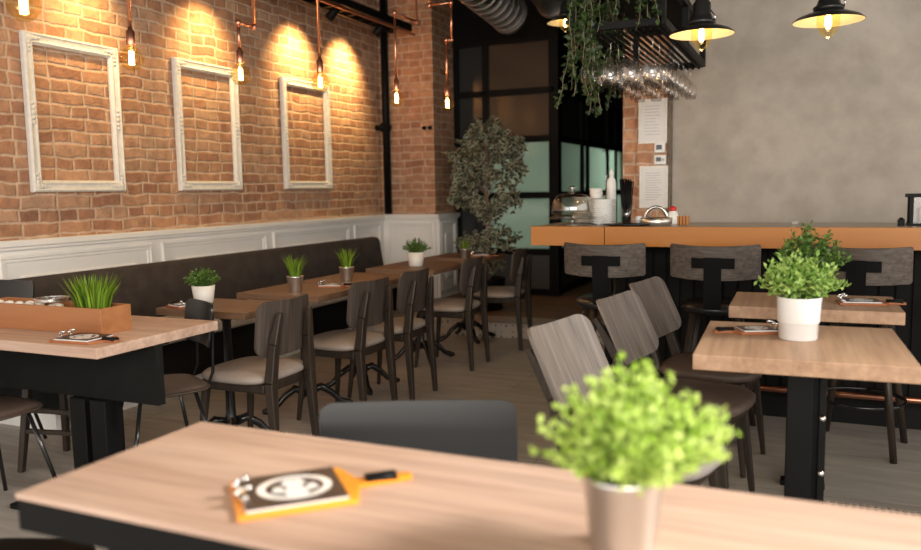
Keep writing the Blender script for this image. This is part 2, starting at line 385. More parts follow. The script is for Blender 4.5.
# black cable pipe in the corner
p = MB().tube([(W+.10, PY-.05, 1.07), (W+.10, PY-.05, CZ)], .042, 14)
pp = p.build('corner_pipe', M['black']); tag(pp, 'black vertical pipe standing in the corner of the brick walls above the white panelling', 'pipe')
MB().tube([(W+.0, PY-.10, 2.02), (W+.10, PY-.10, 2.02)], .03).tube([(W+.10, PY-.12, 2.02), (W+.10, PY-.02, 2.02)], .055).build('pipe_bracket', M['black'], pp)

# glass partition (front) and glass side wall
def gl_part():
    fr = empty('glass_partition', (0, 0, 0), 0, 'black steel framed glass partition facing the room behind the potted tree', 'partition')
    zs = [.12+.02, .62, 1.25, 1.87, 2.39, 2.95]; xs = [PX+.02, -3.41, GX]
    mb = MB(); t = .035
    for z in (.17, .62, 1.25, 1.87, 2.39, 2.95): mb.box(xs[0], xs[2], GY, GY+.06, z-t, z+t)
    for x in xs[:2]: mb.box(x-t+.01, x+t+.01, GY-.004, GY+.064, SZ, 3.0)
    mb.build('steel_frame', M['black'], fr)
    MB().box(xs[2]-.035, xs[2]+.07, GY-.012, GY+.10, SZ, 3.02).build('corner_post', M['black'], fr)
    for i in range(2):
        for j in range(5):
            z0, z1 = (.17, .62, 1.25, 1.87, 2.39, 2.95)[j:j+2]
            mm = M['frost'] if (i == 1 and j in (1, 2)) else (M['tint'] if (i == 1 and j > 2) else M['tintb'])
            if j == 0: mm = M['kickp']
            MB().box(xs[i]+.02, xs[i+1]-.02, GY+.026, GY+.036, z0+.03, z1-.03).build('glass_pane', mm, fr)
    k = MB().lathe([(0, 0), (.03, .005), (.03, .02), (0, .025)], 12).build('bolt', M['black'], fr, loc=(xs[1], GY-.01, 2.39)); rot(k, R(90))
    k = MB().lathe([(0, 0), (.03, .005), (.03, .02), (0, .025)], 12).build('bolt', M['black'], fr, loc=(xs[2], GY-.018, 2.39)); rot(k, R(90))
    sd = empty('glass_side_wall', (0, 0, 0), 0, 'black framed frosted glass side wall running back along the corridor', 'partition')
    ys = [GY+.12, 9.5, 9.75, 10.8, 11.3, 11.95]
    mb = MB()
    for z in (.17, .62, 1.25, 1.87, 2.39, 2.95): mb.box(GX, GX+.05, ys[0], ys[-1], z-.035, z+.035)
    for y in ys: mb.box(GX-.004, GX+.056, y-.04, y+.04, SZ, 3.0)
    mb.build('steel_frame', M['black'], sd)
    for i in range(5):
        for j in range(5):
            z0, z1 = (.17, .62, 1.25, 1.87, 2.39, 2.95)[j:j+2]
            MB().box(GX+.02, GX+.03, ys[i]+.04, ys[i+1]-.04, z0+.035, z1-.035).build('glass_pane', M['frost'] if j in (1, 2) else M['tintb'], sd)
    MB().tube([(GX+.11, 10.45, 1.05), (GX+.11, 10.45, 1.85)], .014).tube([(GX+.05, 10.45, 1.1), (GX+.11, 10.45, 1.1)], .01).tube([(GX+.05, 10.45, 1.8), (GX+.11, 10.45, 1.8)], .01).build('pull_handle', M['chrome'], sd)
gl_part()

# ------------------------------------------------------------------ banquette
def banquette():
    b = empty('banquette', (0, 0, 0), 0, 'long charcoal brown upholstered banquette along the white panelled wall', 'bench')
    y0, y1 = 3.06, 7.45
    # back with rounded top, leaning
    mb = MB(); prof = [(-4.36, .42), (-4.36, .78), (-4.345, .82), (-4.31, .84), (-4.275, .835), (-4.25, .81), (-4.19, .44)]
    n = len(prof); ys = [y0, y0+.02, y1-.05, y1-.012, y1]
    vs = []
    for i, y in enumerate(ys):
        k = {3: .97, 4: .9}.get(i, 1)
        cx_, cz_ = -4.28, .6
        for (x, z) in prof: vs.append((cx_+(x-cx_)*k, y, cz_+(z-cz_)*k if z > .6 else z))
    fs = [[i*n+j, i*n+(j+1) % n, (i+1)*n+(j+1) % n, (i+1)*n+j] for i in range(4) for j in range(n)]
    fs += [list(range(n)), [4*n+j for j in range(n)][::-1]]
    mb.add(vs, fs, True); mb.build('backrest', M['banq'], b)
    MB().box(-4.19, -3.72, y0, y1, .37, .47).build('seat', M['banqseat'], b, bevel=.03, seg=3)
    MB().box(-4.36, -3.80, y0, y1, .10, .37).build('base', M['dark'], b)
    MB().box(-4.36, -3.87, y0, y1, 0, .10).build('plinth', M['white'], b)
banquette()

# ------------------------------------------------------------------ picture frames
def pframe(y0, y1, z0, z1, label):
    mb = MB(); wd = .075; L = y1-y0; Hh = z1-z0
    prof = [(0, 0), (0, .030), (.012, .042), (.024, .034), (.045, .028), (.058, .036), (wd, .018), (wd, 0)]
    n = len(prof); vs = []
    for (cy_, cz_, sy_, sz_) in ((0, 0, 1, 1), (L, 0, -1, 1), (L, Hh, -1, -1), (0, Hh, 1, -1)):
        for (u, d) in prof: vs.append((d, cy_+sy_*u, cz_+sz_*u))
    fs = [[i*n+j, i*n+(j+1) % n, ((i+1) % 4)*n+(j+1) % n, ((i+1) % 4)*n+j] for i in range(4) for j in range(n)]
    mb.add(vs, fs)
    o = mb.build('picture_frame', M['frame_white'], loc=(W+.006, y0, z0), bevel=.002, seg=1)
    tag(o, label, 'picture frame', 'empty white frames on the brick wall')
    def cluster(pts):
        cm = MB(); a0, b0 = pts[0][:2]
        for (y, z, s_) in pts:
            q = MB().lathe([(0, .0), (.016*s_, .004), (.02*s_, .012), (.012*s_, .02), (0, .024)], 10)
            cm.add([(.026+p[2]*.7, y-a0+p[1], z-b0+p[0]) for p in q.v], q.f, True)
        cm.build('carved_ornament', M['frame_white'], o, loc=(0, a0, b0))
    for cy_, sy_ in ((.036, 1), (L-.036, -1)):
        for cz_, sz_ in ((.036, 1), (Hh-.036, -1)):
            cluster([(cy_, cz_, 1.5)]+[(cy_+sy_*.026*k, cz_, 1.1-.2*k) for k in range(1, 4)]+[(cy_, cz_+sz_*.026*k, 1.1-.2*k) for k in range(1, 4)])
        cluster([(cy_, Hh/2+.03*k, 1.0-.2*abs(k)) for k in range(-2, 3)])
pframe(3.45, 4.18, 1.35, 2.33, 'empty white ornate picture frame nearest the camera on the brick wall')
pframe(4.71, 5.43, 1.35, 2.35, 'empty white ornate picture frame between the other two on the brick wall')
pframe(6.04, 6.81, 1.355, 2.37, 'empty white ornate picture frame nearest the black corner pipe')

# ------------------------------------------------------------------ tables
def flat_pedestal(t, x, y, h, fx=.19):
    mb = MB()
    mb.box(x-.075, x+.015, y-.04, y+.04, .02, h); mb.box(x+.03, x+.055, y-.04, y+.04, .02, h); mb.box(x-.02, x+.04, y-.02, y+.02, .02, h)
    po = mb.build('post', M['black'], t, bevel=.003, seg=1)
    MB().box(x-fx, x+fx-.02, y-.035, y+.035, 0, .022).box(x-.045, x+.025, y-.2, y+.2, 0, .022).build('foot_plate', M['black'], t, bevel=.003, seg=1)
    MB().box(x-.2, x+.18, y-.2, y+.2, h-.01, h).build('mount_plate', M['black'], t)
    for zz in (.08, .30, .5):
        k = MB().lathe([(0, 0), (.012, 0), (.012, .01), (.006, .016), (0, .017)], 10).build('bolt', M['chrome'], po, loc=(x+.042, y-.04, zz)); rot(k, R(90))
def top(t, x0, x1, y0, y1, z, th, m):
    cx_, cy_ = (x0+x1)/2, (y0+y1)/2
    return MB().box(x0-cx_, x1-cx_, y0-cy_, y1-cy_, 0, th).build('tabletop', m, t, loc=(cx_, cy_, z-th), bevel=.0025)
# foreground table
FT = empty('dining_table', (0, 0, 0), 0, 'long oak topped table in the foreground with a black metal edge', 'table')
top(FT, -1.40, .85, 1.005, 1.52, .75, .012, M['table'])
MB().box(-1.40, .85, 1.01, 1.515, .675, .737).build('edge_band', M['black'], FT)
for x in (-1.22, .66):
    MB().box(x-.03, x+.03, 1.08, 1.44, .60, .674).box(x-.03, x+.03, 1.12, 1.18, .04, .62).box(x-.03, x+.03, 1.34, 1.40, .04, .62).box(x-.03, x+.03, 1.06, 1.46, 0, .04).build('leg', M['black'], FT, bevel=.003, seg=1)
# right tables
TA = empty('cafe_table', (-.03, 2.965, 0), R(2.0), 'square oak table on the right holding the white pot of bright herbs', 'table', None)
top(TA, -.325, .325, -.345, .345, .78, .05, M['tabley']); flat_pedestal(TA, .04, .08, .73)
TB = empty('cafe_table', (.01, 3.70, 0), R(1), 'square oak table directly behind the other one, nearest the bar stools', 'table')
top(TB, -.325, .325, -.235, .245, .82, .05, M['tabley']); flat_pedestal(TB, -.01, .0, .77, .10)
# left table with the planter
TL = empty('dining_table', (0, 0, 0), 0, 'long oak table at the left carrying the wooden planter box', 'table')
top(TL, -4.25, -2.45, 2.13, 2.80, .75, .042, M['table'])
MB().box(-4.1, -2.46, 2.43, 2.47, .45, .708).build('modesty_panel', M['dark'], TL)
MB().box(-3.4, -2.50, 2.35, 2.55, .690, .708).build('mount_plate', M['black'], TL)
for x in (-2.90, -2.78):
    MB().box(x-.045, x+.045, 2.40, 2.50, .02, .45).build('post', M['black'], TL, bevel=.003, seg=1)
MB().box(-3.1, -2.6, 2.2, 2.7, 0, .02).build('foot_plate', M['black'], TL)

def iron_base(t, x, y, h):
    MB().lathe([(.03, .10), (.04, .12), (.026, .16), (.024, .30), (.036, .34), (.024, .38), (.022, h-.05), (.05, h-.02), (.05, h)], 16, (x, y, 0)).build('column', M['blackgloss'], t)
    for k in range(4):
        a = R(45+90*k); c, s_ = math.cos(a), math.sin(a)
        pts = [(x+c*r, y+s_*r, z) for r, z in ((.02, .13), (.08, .15), (.14, .11), (.19, .055), (.25, .03), (.275, .028))]
        MB().tube(pts, [.026, .024, .02, .017, .022, .012], 10).build('claw_foot', M['blackgloss'], t)
    MB().box(x-.2, x+.2, y-.03, y+.03, h-.012, h).box(x-.03, x+.03, y-.18, y+.18, h-.012, h).build('mount_plate', M['black'], t)
rows = [(3.02, 3.42, 'small walnut topped table beside the banquette, just behind the left planter table'),
        (3.64, 4.19, 'walnut topped table along the banquette with the nearer steel pot of grass on it'),
        (4.20, 4.84, 'walnut topped table along the banquette with the farther steel pot of grass on it'),
        (5.10, 5.78, 'walnut topped table by the pier with the white potted bush on it'),
        (6.06, 6.60, 'farthest walnut topped table, beside the potted tree, with the smallest steel pot')]
for i, (y0, y1, lb) in enumerate(rows):
    t = empty('bistro_table', (0, 0, 0), 0, lb, 'table')
    zt = .75
    top(t, -3.04, -2.48, y0, y1, zt, .035, M['tabled'])
    iron_base(t, -2.76, (y0+y1)/2, zt-.035)

# ------------------------------------------------------------------ chairs
def curved_panel(w_, h_, r, bow, th, nx=14, nz=8):
    """plywood panel in the YZ plane curved about z, ends bent to +x, rounded corners"""
    us = [-1+2*r*(1-math.cos(PI/2*k/6))/w_ for k in range(7)]
    us += [us[6]+(-2*us[6])*k/nx for k in range(1, nx)]
    us += [-u for u in reversed(us[:7])]
    mb = MB(); n = len(us); vs = []
    def pt(u, f, s_):
        y = u*w_/2; dy = max(0, abs(y)-(w_/2-r)); cut = r-math.sqrt(max(0, r*r-dy*dy))
        return (bow*u*u-(th if s_ else 0), y, -(h_/2-cut)+(h_-2*cut)*f)
    for s_ in (0, 1):
        for u in us:
            for k in range(nz+1): vs.append(pt(u, k/nz, s_))
    N = n*(nz+1); g = lambda s_, a, b: s_*N+a*(nz+1)+b; fs = []
    for a in range(n-1):
        for b in range(nz):
            fs.append((g(0, a, b), g(0, a+1, b), g(0, a+1, b+1), g(0, a, b+1))); fs.append((g(1, a, b), g(1, a, b+1), g(1, a+1, b+1), g(1, a+1, b)))
    mb.add(vs, fs, True)
    loop = [(u, 0) for u in us]+[(us[-1], k/nz) for k in range(1, nz+1)]+[(u, 1) for u in reversed(us[:-1])]+[(us[0], k/nz) for k in range(nz-1, 0, -1)]
    m_ = len(loop); rv_ = [pt(u, f, 0) for u, f in loop]+[pt(u, f, 1) for u, f in loop]
    mb.add(rv_, [(k, m_+k, m_+(k+1) % m_, (k+1) % m_) for k in range(m_)], True)
    return mb
def seat_pad(wy, dx, z0, z1, name, m, t, crown=.015):
    mb = MB(); n = 36; out = []
    for k in range(n):
        a = 2*PI*k/n; c, s_ = math.cos(a), math.sin(a)
        e = .62 if c > 0 else .45
        out.append((dx/2*math.copysign(abs(c)**e, c), wy/2*math.copysign(abs(s_)**.62, s_)))
    rings = [(.93, z0), (1.0, z0+.012), (1.0, z1-.018), (.93, z1-.004), (.7, z1+crown*.6), (.35, z1+crown), (.02, z1+crown)]
    vs = [(x*k, y*k, z) for k, z in rings for x, y in out]
    fs = [[i*n+j, i*n+(j+1) % n, (i+1)*n+(j+1) % n, (i+1)*n+j] for i in range(len(rings)-1) for j in range(n)]
    fs += [list(range(n))[::-1], [(len(rings)-1)*n+j for j in range(n)]]
    mb.add(vs, fs, True); return mb.build(name, m, t)
def chair(name, lean, panelm, seatm, thick, label, sd=.46, pw=.42, ph=.295, pz=.715):
    t = empty(name, (0, 0, 0), 0, label, 'chair')
    seat_pad(.45, sd, .48-thick, .48, 'seat', seatm, t)
    MB().box(-.19, .19, -.17, .17, .385, .48-thick-.002).build('seat_frame', M['darkwood'], t, bevel=.01)
    for s_ in (-1, 1):
        MB().bar((.155, s_*.165, .42), (.20, s_*.19, 0), .036, .022).build('leg', M['darkwood'], t, bevel=.006)
    for s_ in (-1, 1):
        mb = MB(); P = [(-.245, s_*.165, 0, .026), (-.218, s_*.155, .44, .046), (-.224-lean*.35, s_*.135, .62, .042), (-.238-lean, s_*.115, .77, .024)]
        for a, b in zip(P, P[1:]): mb.bar(a[:3], b[:3], a[3], b[3], a[3]*1.1, b[3]*1.0)
        mb.build('rear_leg', M['darkwood'], t, bevel=.006)
    pn = curved_panel(pw, ph, .055, .045, .013).build('backrest', panelm, t, loc=(-.205-lean*.72, 0, pz))
    pn.rotation_euler = (0, -math.atan2(lean, .30)*.85 - R(3), 0)
    return t
PROTO = chair('dining_chair', .02, M['brownwood'], M['taupe'], .045, 'x', .42, .40, .265, .69)
PROTO['label'] = 'grey oak backed chair with taupe seat, nearest the foreground in the banquette row'; PROTO['group'] = 'chairs on the aisle side of the banquette tables'
for i, (y, lb, rz) in enumerate([
        (3.10, PROTO['label'], 180), (3.92, 'dark chair with taupe seat, second from the foreground in the banquette row', 177),
        (4.47, 'dark chair with taupe seat, in the middle of the banquette row', 180),
        (5.41, 'dark chair with taupe seat standing at the table with the white potted bush', 181),
        (6.22, 'dark chair with taupe seat farthest from the camera, in front of the tiled step', 184)]):
    if i == 0: c = PROTO; c.location = (-2.50, y, 0); c.rotation_euler = (0, 0, R(rz))
    else: c = dup(PROTO, (-2.50 if i < 4 else -2.42, y, 0), R(rz), lb)
RP = chair('dining_chair', .15, M['greywood'], M['greyseat'], .05, 'oak backed chair with pale grey seat directly behind the foreground pot of herbs')
RP.location = (-.475, 2.58, 0); RP.rotation_euler = (0, 0, R(-12)); RP['group'] = 'oak backed chairs beside the right hand tables'
R2 = dup(RP, (-.43, 3.32, 0), R(-10), 'oak backed chair with thick brown seat, the middle of the three leaning backs', RP['group'])
R3 = dup(RP, (-.42, 3.92, 0), R(-10), 'oak backed chair farthest from the camera of the three leaning backs, beside the bar stools', RP['group'])
for r_ in (R2, R3):
    for ch in kids(r_):
        if ch.name.startswith('seat') and 'frame' not in ch.name:
            ch.data = ch.data.copy(); ch.data.materials[0] = M['brownseat']

def shell_chair(name, w_, loc, rz, label, seatm, zt=.78, hh=.2):
    t = empty(name, loc, R(rz), label, 'chair', 'black backed chairs on thin steel legs')
    seat_pad(.40, .40, .435, .46, 'seat', seatm, t, .008)
    bk = curved_panel(w_, hh, .035, .03, .010).build('backrest', M['blackshell'], t, loc=(-.215, 0, zt-hh/2)); bk.rotation_euler = (0, R(-8), 0)
    for s_ in (-1, 1):
        MB().tube([(-.10, s_*.10, .43), (-.19, s_*.10, .445), (-.215, s_*.10, .50), (-.225, s_*.10, zt-.05)], .008, 8).build('back_support', M['black'], t)
        for f_ in (-1, 1):
            MB().tube([(f_*.12, s_*.12, .432), (f_*.21, s_*.20, 0)], .009, 8).build('leg', M['blackgloss'], t)
    MB().tube([(.12, -.12, .43), (.12, .12, .43), (-.12, .12, .43), (-.12, -.12, .43), (.12, -.12, .43)], .008, 8).build('seat_frame', M['blackgloss'], t)
    return t
shell_chair('shell_chair', .51, (-.837, 1.60, 0), -66, 'black glossy backed chair tucked behind the foreground table', M['brownseat'], .775, .2)
shell_chair('shell_chair', .33, (-2.72, 2.70, 0), -118, 'black backed chair with brown seat between the left table and the banquette tables', M['brownseat'], .82, .2)
shell_chair('shell_chair', .42, (-4.02, 2.74, 0), -90, 'black backed chair at the left edge of the picture, behind the planter', M['brownseat'], .87, .2)
# low stool style chair under the left table and one at lower left
def wood_stool(loc, rz, label):
    t = empty('low_stool', loc, R(rz), label, 'stool')
    seat_pad(.36, .36, .43, .465, 'seat', M['brownseat'], t, .006)
    for a in (-1, 1):
        for b in (-1, 1): MB().bar((a*.12, b*.12, .43), (a*.16, b*.16, 0), .036, .028).build('leg', M['darkwood'], t, bevel=.004)
    for zz, q in ((.2, .143), (.3, .134)):
        for b in (-1, 1):
            MB().bar((-q, b*q, zz), (q, b*q, zz), .02, .02).build('stretcher', M['darkwood'], t)
    return t
wood_stool((-3.34, 2.72, 0), 12, 'dark wooden stool standing under the left planter table')
shell_chair('shell_chair', .45, (-3.12, 2.12, 0), 88, 'black chair with thin metal legs at the near side of the left table', M['brownseat'], .70, .16)
shell_chair('shell_chair', .45, (-1.72, 1.16, 0), 20, 'black chair at the lower left corner, at the end of the foreground table', M['mattblack'], .70, .16)

# ------------------------------------------------------------------ bar
BY = 4.50
BAR = empty('bar_counter', (0, 0, 0), 0, 'long bar counter with orange wood edge and dark slatted front', 'bar counter')
MB().box(-1.09, 2.4, BY, BY+.03, .985, 1.098).build('front_board', M['orangewood'], BAR, bevel=.002)
MB().box(-1.09, 2.4, BY+.03, BY+.62, 1.06, 1.096).build('worktop', M['greytop'], BAR)
mb = MB().box(-1.088, 2.4, BY+.26, BY+.6, .12, 1.059)
for k in range(44): mb.box(-1.085+k*.079, -1.085+k*.079+.064, BY+.245, BY+.26, .14, 1.05)
mb.build('body', M['dark'], BAR)
MB().box(-1.088, 2.4, BY+.28, BY+.58, 0, .12).build('kickboard', M['black'], BAR)
fr = MB().tube([(-1.05, BY+.12, .20), (2.4, BY+.12, .20)], .018, 12)
for x in (-.9, .0, .9, 1.8): fr.tube([(x, BY+.12, .20), (x, BY+.25, .20)], .010, 8)
fr.build('foot_rail', M['copper'], BAR)
fl = empty('bar_flap', (0, 0, 0), 0, 'orange wood flap section at the left end of the bar', 'counter flap')
MB().box(-1.535, -1.094, BY, BY+.03, .985, 1.098).build('front_board', M['orangewood'], fl, bevel=.002)
MB().box(-1.535, -1.094, BY+.03, BY+.62, 1.06, 1.096).build('worktop', M['greytop'], fl)
MB().box(-1.535, -1.51, BY+.03, BY+.62, .99, 1.06).build('end_board', M['orangewood'], fl)
for x in (-1.25,):
    MB().box(-1.16, -1.12, BY+.3, BY+.34, 0, .985).build('leg', M['black'], fl)
# bar stools
def stool():
    t = empty('bar_stool', (0, 0, 0), 0, 'x', 'bar stool', 'bar stools along the counter')
    MB().lathe([(0, .66), (.17, .66), (.185, .672), (.185, .695), (.16, .712), (0, .716)], 28).build('seat', M['blackshell'], t)
    for a, b in ((1, 1), (1, -1), (-1, 1), (-1, -1)):
        MB().tube([(a*.105, b*.105, .665), (a*.185, b*.185, 0)], [.020, .016], 12).build('leg', M['darkwood'], t)
    ring = [(.205*math.cos(2*PI*k/32), .205*math.sin(2*PI*k/32), .25) for k in range(33)]
    MB().tube(ring, .009, 8).build('foot_ring', M['blackgloss'], t)
    pn = curved_panel(.445, .175, .012, .085, .014, 20).build('backrest', M['greywoodx'], t, loc=(-.20, 0, .930))
    pn.rotation_euler = (0, R(-6), 0)
    # T bracket on the outside
    mb = MB(); n = 10; vs = []
    for i in range(n+1):
        u = -1+2*i/n; y = u*.105; x = -.224+.085*(y/.222)**2
        for (dx, dz) in ((0, .905), (0, .958), (-.006, .958), (-.006, .905)): vs.append((x+dx-(dz-.945)*.1, y, dz))
    fs = [[i*4+j, i*4+(j+1) % 4, (i+1)*4+(j+1) % 4, (i+1)*4+j] for i in range(n) for j in range(4)]+[(0, 1, 2, 3), (n*4+3, n*4+2, n*4+1, n*4)]
    mb.add(vs, fs)
    mb.bar((-.226, 0, .96), (-.205, 0, .70), .085, .085, .006, .006); mb.bar((-.205, 0, .70), (-.10, 0, .665), .085, .085, .006, .006)
    mb.build('back_bracket', M['mattblack'], t)
    return t
S = stool(); SYC = BY-.13
for i, (x, rz, lb) in enumerate([(-1.03, 90, 'bar stool with curved grey oak back, leftmost along the counter'),
        (-.455, 90, 'bar stool with curved grey oak back, between the leftmost stool and the herb pots'),
        (.24, 78, 'bar stool with curved oak back at the right, behind the rear oak table')]):
    o = S if i == 0 else copy_tree(S)
    o['label'] = lb; o.location = (x, SYC, 0); o.rotation_euler = (0, 0, R(rz))

# ------------------------------------------------------------------ things on the bar
ZB = 1.0965
def at_bar(x, y): return (x, BY+y, ZB)
dm = empty('cake_stand', (-1.335, BY+.19, ZB), 0, 'glass cake stand with domed lid at the left end of the bar', 'cake stand')
MB().lathe([(.075, 0), (.08, .006), (.03, .012), (.022, .03), (.04, .036), (.135, .040), (.15, .052), (.146, .056), (.13, .046), (0, .044)], 36).build('plate', M['domeglass'], dm)
MB().lathe([(.122, .050), (.125, .10), (.118, .145), (.095, .178), (.05, .196), (.012, .2), (.010, .206), (.022, .214), (.026, .226), (.018, .238), (0, .24)], 36).build('dome_lid', M['domeglass'], dm)
def stack(name, x, y, r, n, th, label, cat, grp, z=ZB, m='ceramic'):
    for k in range(n):
        o = MB().lathe([(r*.55, 0), (r*.6, .002), (r, th*1.3), (r*.985, th*1.45), (r*.6, th*.45), (0, th*.4)], 28).build(name, M[m], loc=(x, BY+y, z+k*th))
        pos = 'topmost' if k == n-1 else ('lowest' if k == 0 else None)
        tag(o, (label[0] % pos) if pos else label[1], cat, grp)
stack('plate', -1.17, .28, .080, 11, .0135, ('white plate, %s of the tall stack on the bar', 'white plate in the middle of the tall stack on the bar'), 'plate', 'stack of white plates on the bar')
stack('plate', -1.315, .50, .105, 12, .0135, ('white plate, %s of the wide stack behind the glass dome', 'white plate in the middle of the wide stack behind the glass dome'), 'plate', 'wide stack of plates behind the dome')
for k in range(2):
    o = MB().lathe([(.03, 0), (.035, .004), (.04, .04), (.037, .04), (.03, .008), (0, .006)], 20).build('saucer_bowl', M['ceramicm'], loc=(-1.21, BY+.28, ZB+.158+k*.022))
    tag(o, ['grey white bowl resting on the tall plate stack', 'upper grey white bowl nested on the tall plate stack'][k], 'bowl', 'small bowls on the plates')
bt = empty('squeeze_bottle', (-1.15, BY+.42, ZB), 0, 'tall white bottle with narrow neck standing behind the plates', 'bottle')
MB().lathe([(.026, 0), (.029, .004), (.029, .25), (.024, .275), (.012, .285), (.012, .30)], 20).build('body', M['ceramic'], bt)
MB().lathe([(.014, .298), (.014, .32), (.008, .325), (.005, .34), (0, .341)], 16).build('cap', M['ceramic'], bt)
st = empty('straw_glass', (-1.02, BY+.26, ZB), 0, 'clear glass packed with black straws on the bar', 'glass')
MB().lathe([(.030, 0), (.034, .12), (.032, .12), (.028, .006), (0, .006)], 24).build('tumbler', M['wineglass'], st)
sb = MB()
for k in range(46):
    a = random.random()*2*PI; r = .022*math.sqrt(random.random()); q = 1.9
    sb.tube([(r*math.cos(a), r*math.sin(a), .01), (r*q*math.cos(a), r*q*math.sin(a), .265+random.uniform(-.015, .012))], .0035, 6)
so = sb.build('straws', M['black'], st); so['kind'] = 'stuff'
# folded menu / napkin holder, tray, arch, bottle, blocks
nh = empty('menu_tent', (-1.115, BY+.12, ZB), R(15), 'small folded card tent standing in front of the plates', 'card')
mb = MB(); mb.bar((-.045, 0, 0), (0, 0, .068), .06, .06, .002, .002); mb.bar((.045, 0, 0), (0, 0, .068), .06, .06, .002, .002); mb.build('card', M['paper'], nh)
mb = MB()
for q in (.25, .5, .75): mb.bar((.045*q+.002, 0, .068*(1-q)+.001), (.045*q-.012+.002, 0, .068*(1-q)+.019), .05, .05, .0015, .0015)
mb.build('card_stripes', M['brownboard'], nh)
tr = tag(MB().lathe([(.10, 0), (.135, .008), (.14, .014), (.132, .012), (.1, .005), (0, .005)], 32, sx=1, sy=.55).build('serving_tray', M['blackgloss'], loc=(-.985, BY+.10, ZB)), 'black oval tray lying on the front of the bar', 'tray')
cp = tag(MB().lathe([(.012, 0), (.02, .006), (.022, .04), (.018, .05), (0, .052)], 18).build('salt_pot', M['ceramic'], loc=(-.955, BY+.30, ZB)), 'small white rounded pot next to the straw glass', 'pot')
sh = empty('sink_tap', (-.855, BY+.32, ZB), 0, 'chrome arched tap behind the tray on the bar', 'tap')
arc = [(-.07*math.cos(PI*k/16), 0, .02+.085*math.sin(PI*k/16)) for k in range(17)]
MB().tube([(-.07, 0, 0)]+arc+[(.07, 0, 0)], .009, 10).build('spout', M['chrome'], sh)
MB().tube([(-.07, .03, .0), (-.05, .03, .05), (-.02, .03, .09), (.02, .03, .095), (.05, .03, .05)], .004, 8).build('inner_pipe', M['chrome'], sh)
bs_ = tag(MB().lathe([(.085, 0), (.09, .02), (.092, .045), (.086, .045), (.08, .006), (0, .006)], 30).build('metal_bowl', M['galv'], loc=(-.83, BY+.22-.04, ZB)), 'low steel bowl standing under the arched tap', 'bowl')
mg = empty('sauce_bottle', (-.775+.02, BY+.30, ZB), 0, 'squat white bottle with a red cap on the bar', 'bottle')
MB().lathe([(.03, 0), (.034, .01), (.034, .045), (.024, .075), (.014, .085)], 20).build('body', M['ceramic'], mg)
MB().lathe([(.018, .08), (.022, .09), (.018, .105), (0, .11)], 16).build('cap', M['red'], mg)
ob = MB()
for k in range(4): ob.box(-.035+.018*k, -.021+.018*k, -.02, .02, 0, .05)
tag(ob.build('wooden_rack', M['orangewood'], loc=(-.70+.005, BY+.30, ZB)), 'little orange wood slatted block to the right of the red capped bottle', 'holder')
tag(MB().box(-.018, .018, -.018, .018, 0, .022).box(-.014, .014, -.014, .014, .022, .026).build('counter_clip', M['greytop'], loc=(-.09, BY+.35, ZB), bevel=.003), 'small grey square piece lying alone on the bare bar top', 'clip')
tag(MB().box(-.016, .016, -.016, .016, 0, .034).lathe([(.01, .034), (.012, .04), (0, .044)], 10).build('pepper_box', M['black'], loc=(.425, BY+.25, ZB), bevel=.003), 'tiny black box beside the lantern on the bar', 'box')
la = empty('lantern', (.53, BY+.28, ZB), 0, 'black framed glass lantern at the right end of the bar', 'lantern')
mb = MB(); q = .062
for a in (-q, q):
    for b in (-q, q): mb.box(a-.008, a+.008, b-.008, b+.008, 0, .15)
mb.box(-q-.012, q+.012, -q-.012, q+.012, 0, .012).box(-q-.02, q+.02, -q-.02, q+.02, .148, .166)
mb.build('frame', M['black'], la)
MB().box(-q, q, -q+.002, -q+.004, .012, .148).box(-q, q, q-.004, q-.002, .012, .148).box(-q+.002, -q+.004, -q+.004, q-.004, .012, .148).box(q-.004, q-.002, -q+.004, q-.004, .012, .148).build('glass_panes', M['wineglass'], la)
MB().lathe([(.025, .012), (.025, .09), (.004, .092), (.003, .1), (0, .1)], 16).build('candle', M['ceramicm'], la)

# wall notices and controls on the brick pier
def notice(x0, x1, z0, z1, label, nl):
    t = empty('framed_notice', (0, 0, 0), 0, label, 'notice', None)
    y = BW-.002
    MB().box(x0, x1, y-.014, y, z0, z1).box(x0-.012, x0, y-.02, y, z0-.012, z1+.012).box(x1, x1+.012, y-.02, y, z0-.012, z1+.012).box(x0, x1, y-.02, y, z0-.012, z0).box(x0, x1, y-.02, y, z1, z1+.012).build('frame', M['frame_white'], t)
    sh_ = MB().box(x0+.006, x1-.006, y-.017, y-.0145, z0+.006, z1-.006).build('sheet', M['paper'], t)
    mb = MB(); 
    for k in range(nl):
        z = z1-.04-k*(z1-z0-.07)/nl; mb.box(x0+.03, x1-.03-random.random()*.04, y-.0182, y-.0172, z-.002, z+.002)
    mb.build('text_lines', M['ink'], sh_)
notice(-1.165, -.985, 1.645, 1.94, 'framed white notice on the pier, above the two wall controls', 10)
notice(-1.155, -.975, 1.18, 1.46, 'framed white notice on the pier, below the two wall controls', 12)
for (x0, x1, z0, z1, lb, w2) in ((-1.062, -.985, 1.565, 1.635, 'white square thermostat with dark screen, the upper wall control', 0), (-1.062, -.978, 1.480, 1.548, 'white wall control with dark screen and round dial, the lower one', 1)):
    t = empty('thermostat', (0, 0, 0), 0, lb, 'thermostat')
    hs = MB().box(x0, x1, BW-.024, BW, z0, z1).build('housing', M['ceramic'], t, bevel=.004)
    MB().box(x0+.014, x1-(.034 if w2 else .022), BW-.027, BW-.023, z0+.022, z1-.015).build('screen', M['blackgloss'], hs)
    if w2: k = MB().lathe([(0, 0), (.009, 0), (.009, .006), (0, .007)], 14).build('dial', M['ink'], hs, loc=(x1-.018, BW-.024, (z0+z1)/2)); rot(k, R(90))
